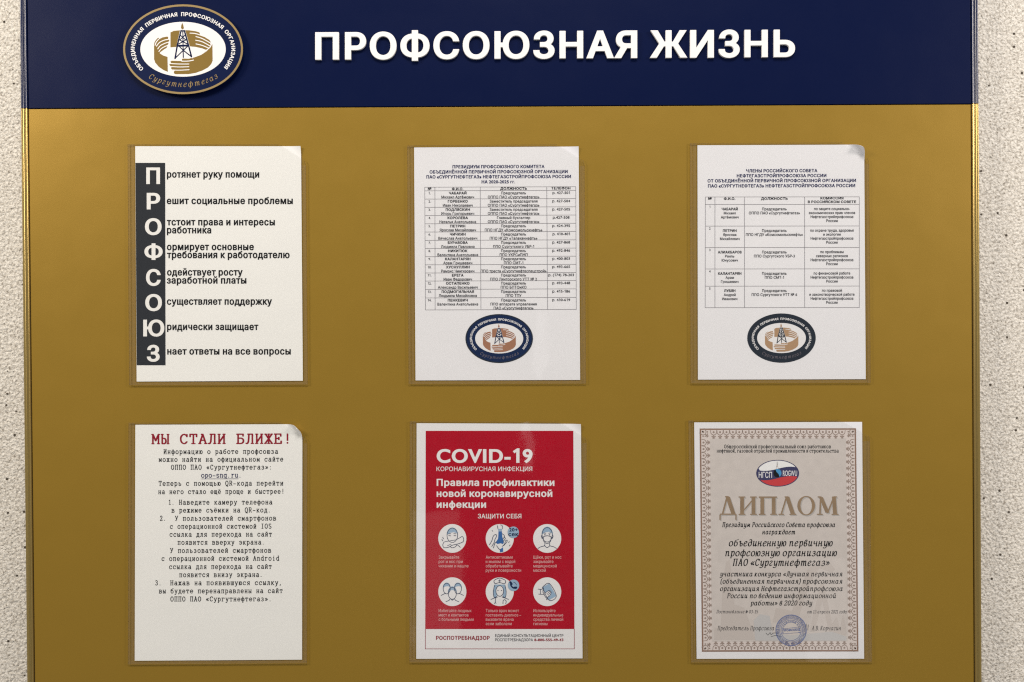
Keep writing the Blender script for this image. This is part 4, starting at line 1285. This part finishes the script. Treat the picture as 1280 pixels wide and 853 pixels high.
nx, ny, mg = 21, 31, 13.4
px_, py_ = (WF - 2 * mg) / nx, (HF - 2 * mg) / ny
for j in range(nx):
    xc = mg + (j + .5) * px_
    unit(lambda a, b, xc=xc: dm(xc + a, 0.9 + b))
    unit(lambda a, b, xc=xc: dm(xc + a, HF - 0.9 - b))
for j in range(ny):
    yc = mg + (j + .5) * py_
    unit(lambda a, b, yc=yc: dm(0.9 + b, yc + a))
    unit(lambda a, b, yc=yc: dm(WF - 0.9 - b, yc + a))
r2 = math.sqrt(.5)
for cx_, cy_, sx0, sy0 in ((0, 0, 1, 1), (WF, 0, -1, 1), (0, HF, 1, -1), (WF, HF, -1, -1)):
    unit(lambda a, b: dm(cx_ + sx0 * (1.6 + (b * 1.05 + a) * r2), cy_ + sy0 * (1.6 + (b * 1.05 - a) * r2)))
    for u_, v_ in ((4.2, 9.6), (9.6, 4.2), (3.6, 3.6)):
        orn.add([dm(cx_ + sx0 * (u_ + p[0]), cy_ + sy0 * (v_ + p[1])) for p in ellipse(0, 0, 1.0, 1.0, 8)], [tuple(range(8))])
flat('border_ornament', orn, HI + 0.00008, M['dip_orn'], t6)
e = HI + 0.00008
# faint oilfield picture printed behind the text
s = Shapes()
s.poly([(893, 800), (893, 786), (901, 784), (904, 722), (908, 702), (912, 700), (915, 722), (918, 756), (930, 760), (940, 786), (944, 800)])
s.poly([(966, 778), (970, 760), (990, 764), (1010, 712), (1020, 703), (1034, 700), (1044, 712), (1040, 716), (1024, 710), (1012, 730), (1000, 766), (998, 778)])
s.poly([(1012, 790), (1026, 730), (1030, 730), (1042, 790), (1036, 790), (1028, 750), (1018, 790)])
s.poly([(1040, 800), (1040, 780), (1046, 772), (1050, 786), (1054, 768), (1058, 788), (1058, 800)])
flat('faint_oilfield_print', s, e, M['dip_mark'], t6)
s = Shapes()
s.poly([(944, 800), (942, 776), (950, 768), (962, 770), (966, 792), (990, 794), (1040, 790), (1058, 796), (1058, 801), (944, 801)])
flat('faint_tank_print', s, e + 0.00004, M['dip_mark2'], t6)
e2_ = e + 0.00009


def dline(sx, x0, x1, yb, cap, font, m, name='text_line', **kw):
    flat(name, Shapes().text(sx, x0, yb, cap, x1=x1, font=font, sl=0.0, **kw), e2_, m, t6)


dline('Общероссийский профессиональный союз работников', 905.3, 1038.7, 560.5, 4.4, 'roman_bold', M['black'])
dline('нефтяной, газовой отраслей промышленности и строительства', 896, 1048.4, 565.8, 4.4, 'roman_bold', M['black'])
dline('Президиум Российского Совета профсоюза', 902.8, 1043.8, 658.9, 5.6, 'italic_heavy', M['black'])
dline('награждает', 952.8, 994, 668, 5.6, 'italic_heavy', M['black'])
for sx, x0, x1, yb in [('объединенную первичную', 911, 1041, 682.9), ('профсоюзную организацию', 906.6, 1046.3, 695.3), ('ПАО «Сургутнефтегаз»', 915.8, 1037.2, 707.4)]:
    dline(sx, x0, x1, yb, 8.4, 'italic_bold', M['black'])
for sx, x0, x1, yb in [('участника конкурса «Лучшая первичная', 899.6, 1053, 720.6), ('(объединенная первичная) профсоюзная', 900.6, 1053, 729.7), ('организация Нефтегазстройпрофсоюза', 900, 1053.2, 738.9),
                       ('России по ведению информационной', 908.7, 1045, 747.8), ('работы» в 2020 году', 938, 1015.5, 756.9)]:
    dline(sx, x0, x1, yb, 5.9, 'italic_bold', M['black'])
dline('Постановление № 03-15', 895.6, 947.7, 766.8, 4.0, 'italic', M['soft_black'])
dline('от 13 апреля 2021 года', 1009, 1058.3, 766.9, 4.0, 'italic', M['soft_black'])
dline('Председатель Профсоюза', 896.9, 967.6, 788, 5.2, 'italic', M['black'])
dline('А.В. Корчагин', 1014.6, 1051.1, 788, 5.2, 'italic', M['black'])
# title with its drop shadow, printed as an offset grey copy
for dx, dy, mt, hh, nm in ((1.1, 1.2, M['dip_shade'], e2_, 'title_drop_shadow'), (0, 0, M['dip_gold'], e2_ + 0.00005, 'title')):
    flat(nm, Shapes().text('ДИПЛОМ', 899.4 + dx, 643.6 + dy, 22.6, x1=1048.2 + dx, font='title', sl=0.0), hh, mt, t6)
# tricolour oval
cx, cy, rx, ry = 972.1, 591.8, 26.8, 16.7
ov = flat('oval_logo', Shapes().ell(cx, cy, rx, ry, 64), e2_, M['oval_navy'], t6)


def wave(y0, amp):
    return [(cx + rx * t, cy + y0 - amp * math.sin(t * 2.6)) for t in np.linspace(-1, 1, 25)]


def clip_oval(pts, sc=0.965):
    out = []
    for x, y in pts:
        r = math.hypot((x - cx) / rx, (y - cy) / ry)
        out.append((cx + (x - cx) * min(1, sc / r) if r else x, cy + (y - cy) * min(1, sc / r) if r else y))
    return out


top = [p for p in wave(-5.6, 2.6) if abs(p[0] - cx) < rx * 0.86]
arc_t = [(cx + rx * .955 * math.cos(math.radians(a)), cy - ry * .945 * math.sin(math.radians(a))) for a in np.linspace(27, 158, 24)]
flat('white_field', Shapes().poly(clip_oval(top) + arc_t), e2_ + 0.00005, M['oval_white'], ov)
bot = [p for p in wave(6.2, 2.6) if abs(p[0] - cx) < rx * 0.86]
arc_b = [(cx + rx * .955 * math.cos(math.radians(a)), cy + ry * .945 * math.sin(math.radians(a))) for a in np.linspace(16, 150, 24)]
flat('red_field', Shapes().poly(clip_oval(bot) + arc_b), e2_ + 0.00005, M['oval_red'], ov)
flat('lettering', Shapes().text('НГСП', 948.4, 597.6, 7.6, x1=965, font='sans_medium', sl=0.0).text('ROGWU', 978.6, 595.2, 7.2, x1=996.4, font='sans_medium', sl=0.0), e2_ + 0.0001, M['paper_cool'], ov)
flat('drop', Shapes().ell(971.8, 591.6, 5.0, 5.3, 28), e2_ + 0.0001, M['oval_blue'], ov)
flat('drop_black_half', Shapes().poly(arc(971.8, 591.6, 5.0, 5.3, 60, 240, 24) + [(970.6, 590.0), (973.4, 593)]), e2_ + 0.00014, M['black'], ov)  # black half of the printed drop
sp = Shapes()
sp.strokes([[(971.4, 577.6), (971.5, 581)]], 0.6)
flat('small_tower', sp, e2_ + 0.0001, M['black'], ov)
sp = Shapes()
sp.strokes([[(971.4, 580), (970, 587)], [(971.5, 580), (973, 587)], [(970.6, 583.6), (972.2, 583.6)]], 0.35)
flat('small_tower_legs', sp, e2_ + 0.0001, M['dip_brown'], ov)
# round stamp and signature
sx_, sy_ = 988.9, 788.1
st = Shapes()
st.ring(sx_, sy_, 19.4, 19.6, 0.9, 48)
st.ring(sx_, sy_, 14.6, 14.8, 0.5, 48)
st.ring(sx_, sy_, 12.9, 13.0, 0.5, 48)
stamp = flat('stamp', st, e2_ + 0.0001, M['stamp'], t6)
rt = Shapes()
rt.ring_text('ПРОФСОЮЗ РАБОТНИКОВ НЕФТЯНОЙ ГАЗОВОЙ ОТРАСЛЕЙ ПРОМЫШЛЕННОСТИ И СТРОИТЕЛЬСТВА', sx_, sy_, 16.7, 16.9, 265, -90, 2.9, 'sans_medium', kx=0.5)
rt.ring_text('РОССИЙСКИЙ СОВЕТ', sx_, sy_, 10.6, 10.6, 200, -20, 1.8, 'sans_bold', kx=1.2)
rt.text('ПРОФСОЮЗ', 978.6, 789.0, 2.8, x1=999.6, font='sans_black', sl=0.06)
rt.strokes([[(976.4, 792.6), (1001.6, 790.8)], [(976.4, 786.4), (1001, 783.8)]], 0.35)
flat('stamp_lettering', rt, e2_ + 0.0001, M['stamp'], stamp)
sg = Shapes()
sg.strokes([[(957.6, 791.6), (960, 794), (962.6, 791), (964, 793.6), (967, 791.4), (973, 792)], [(964, 796), (970, 794.6), (976, 796)], [(1008, 780), (1007.4, 787)], [(1010.4, 781), (1009.8, 788)]], 0.45, curve=True)
flat('signature', sg, e2_ + 0.0001, M['soft_black'], t6)

for o in bpy.data.objects:
    if o.name.split('.')[0] in ('table_row', 'column_rule', 'table_rule', 'border_ornament', 'finger_gaps'):
        o['kind'] = 'stuff'
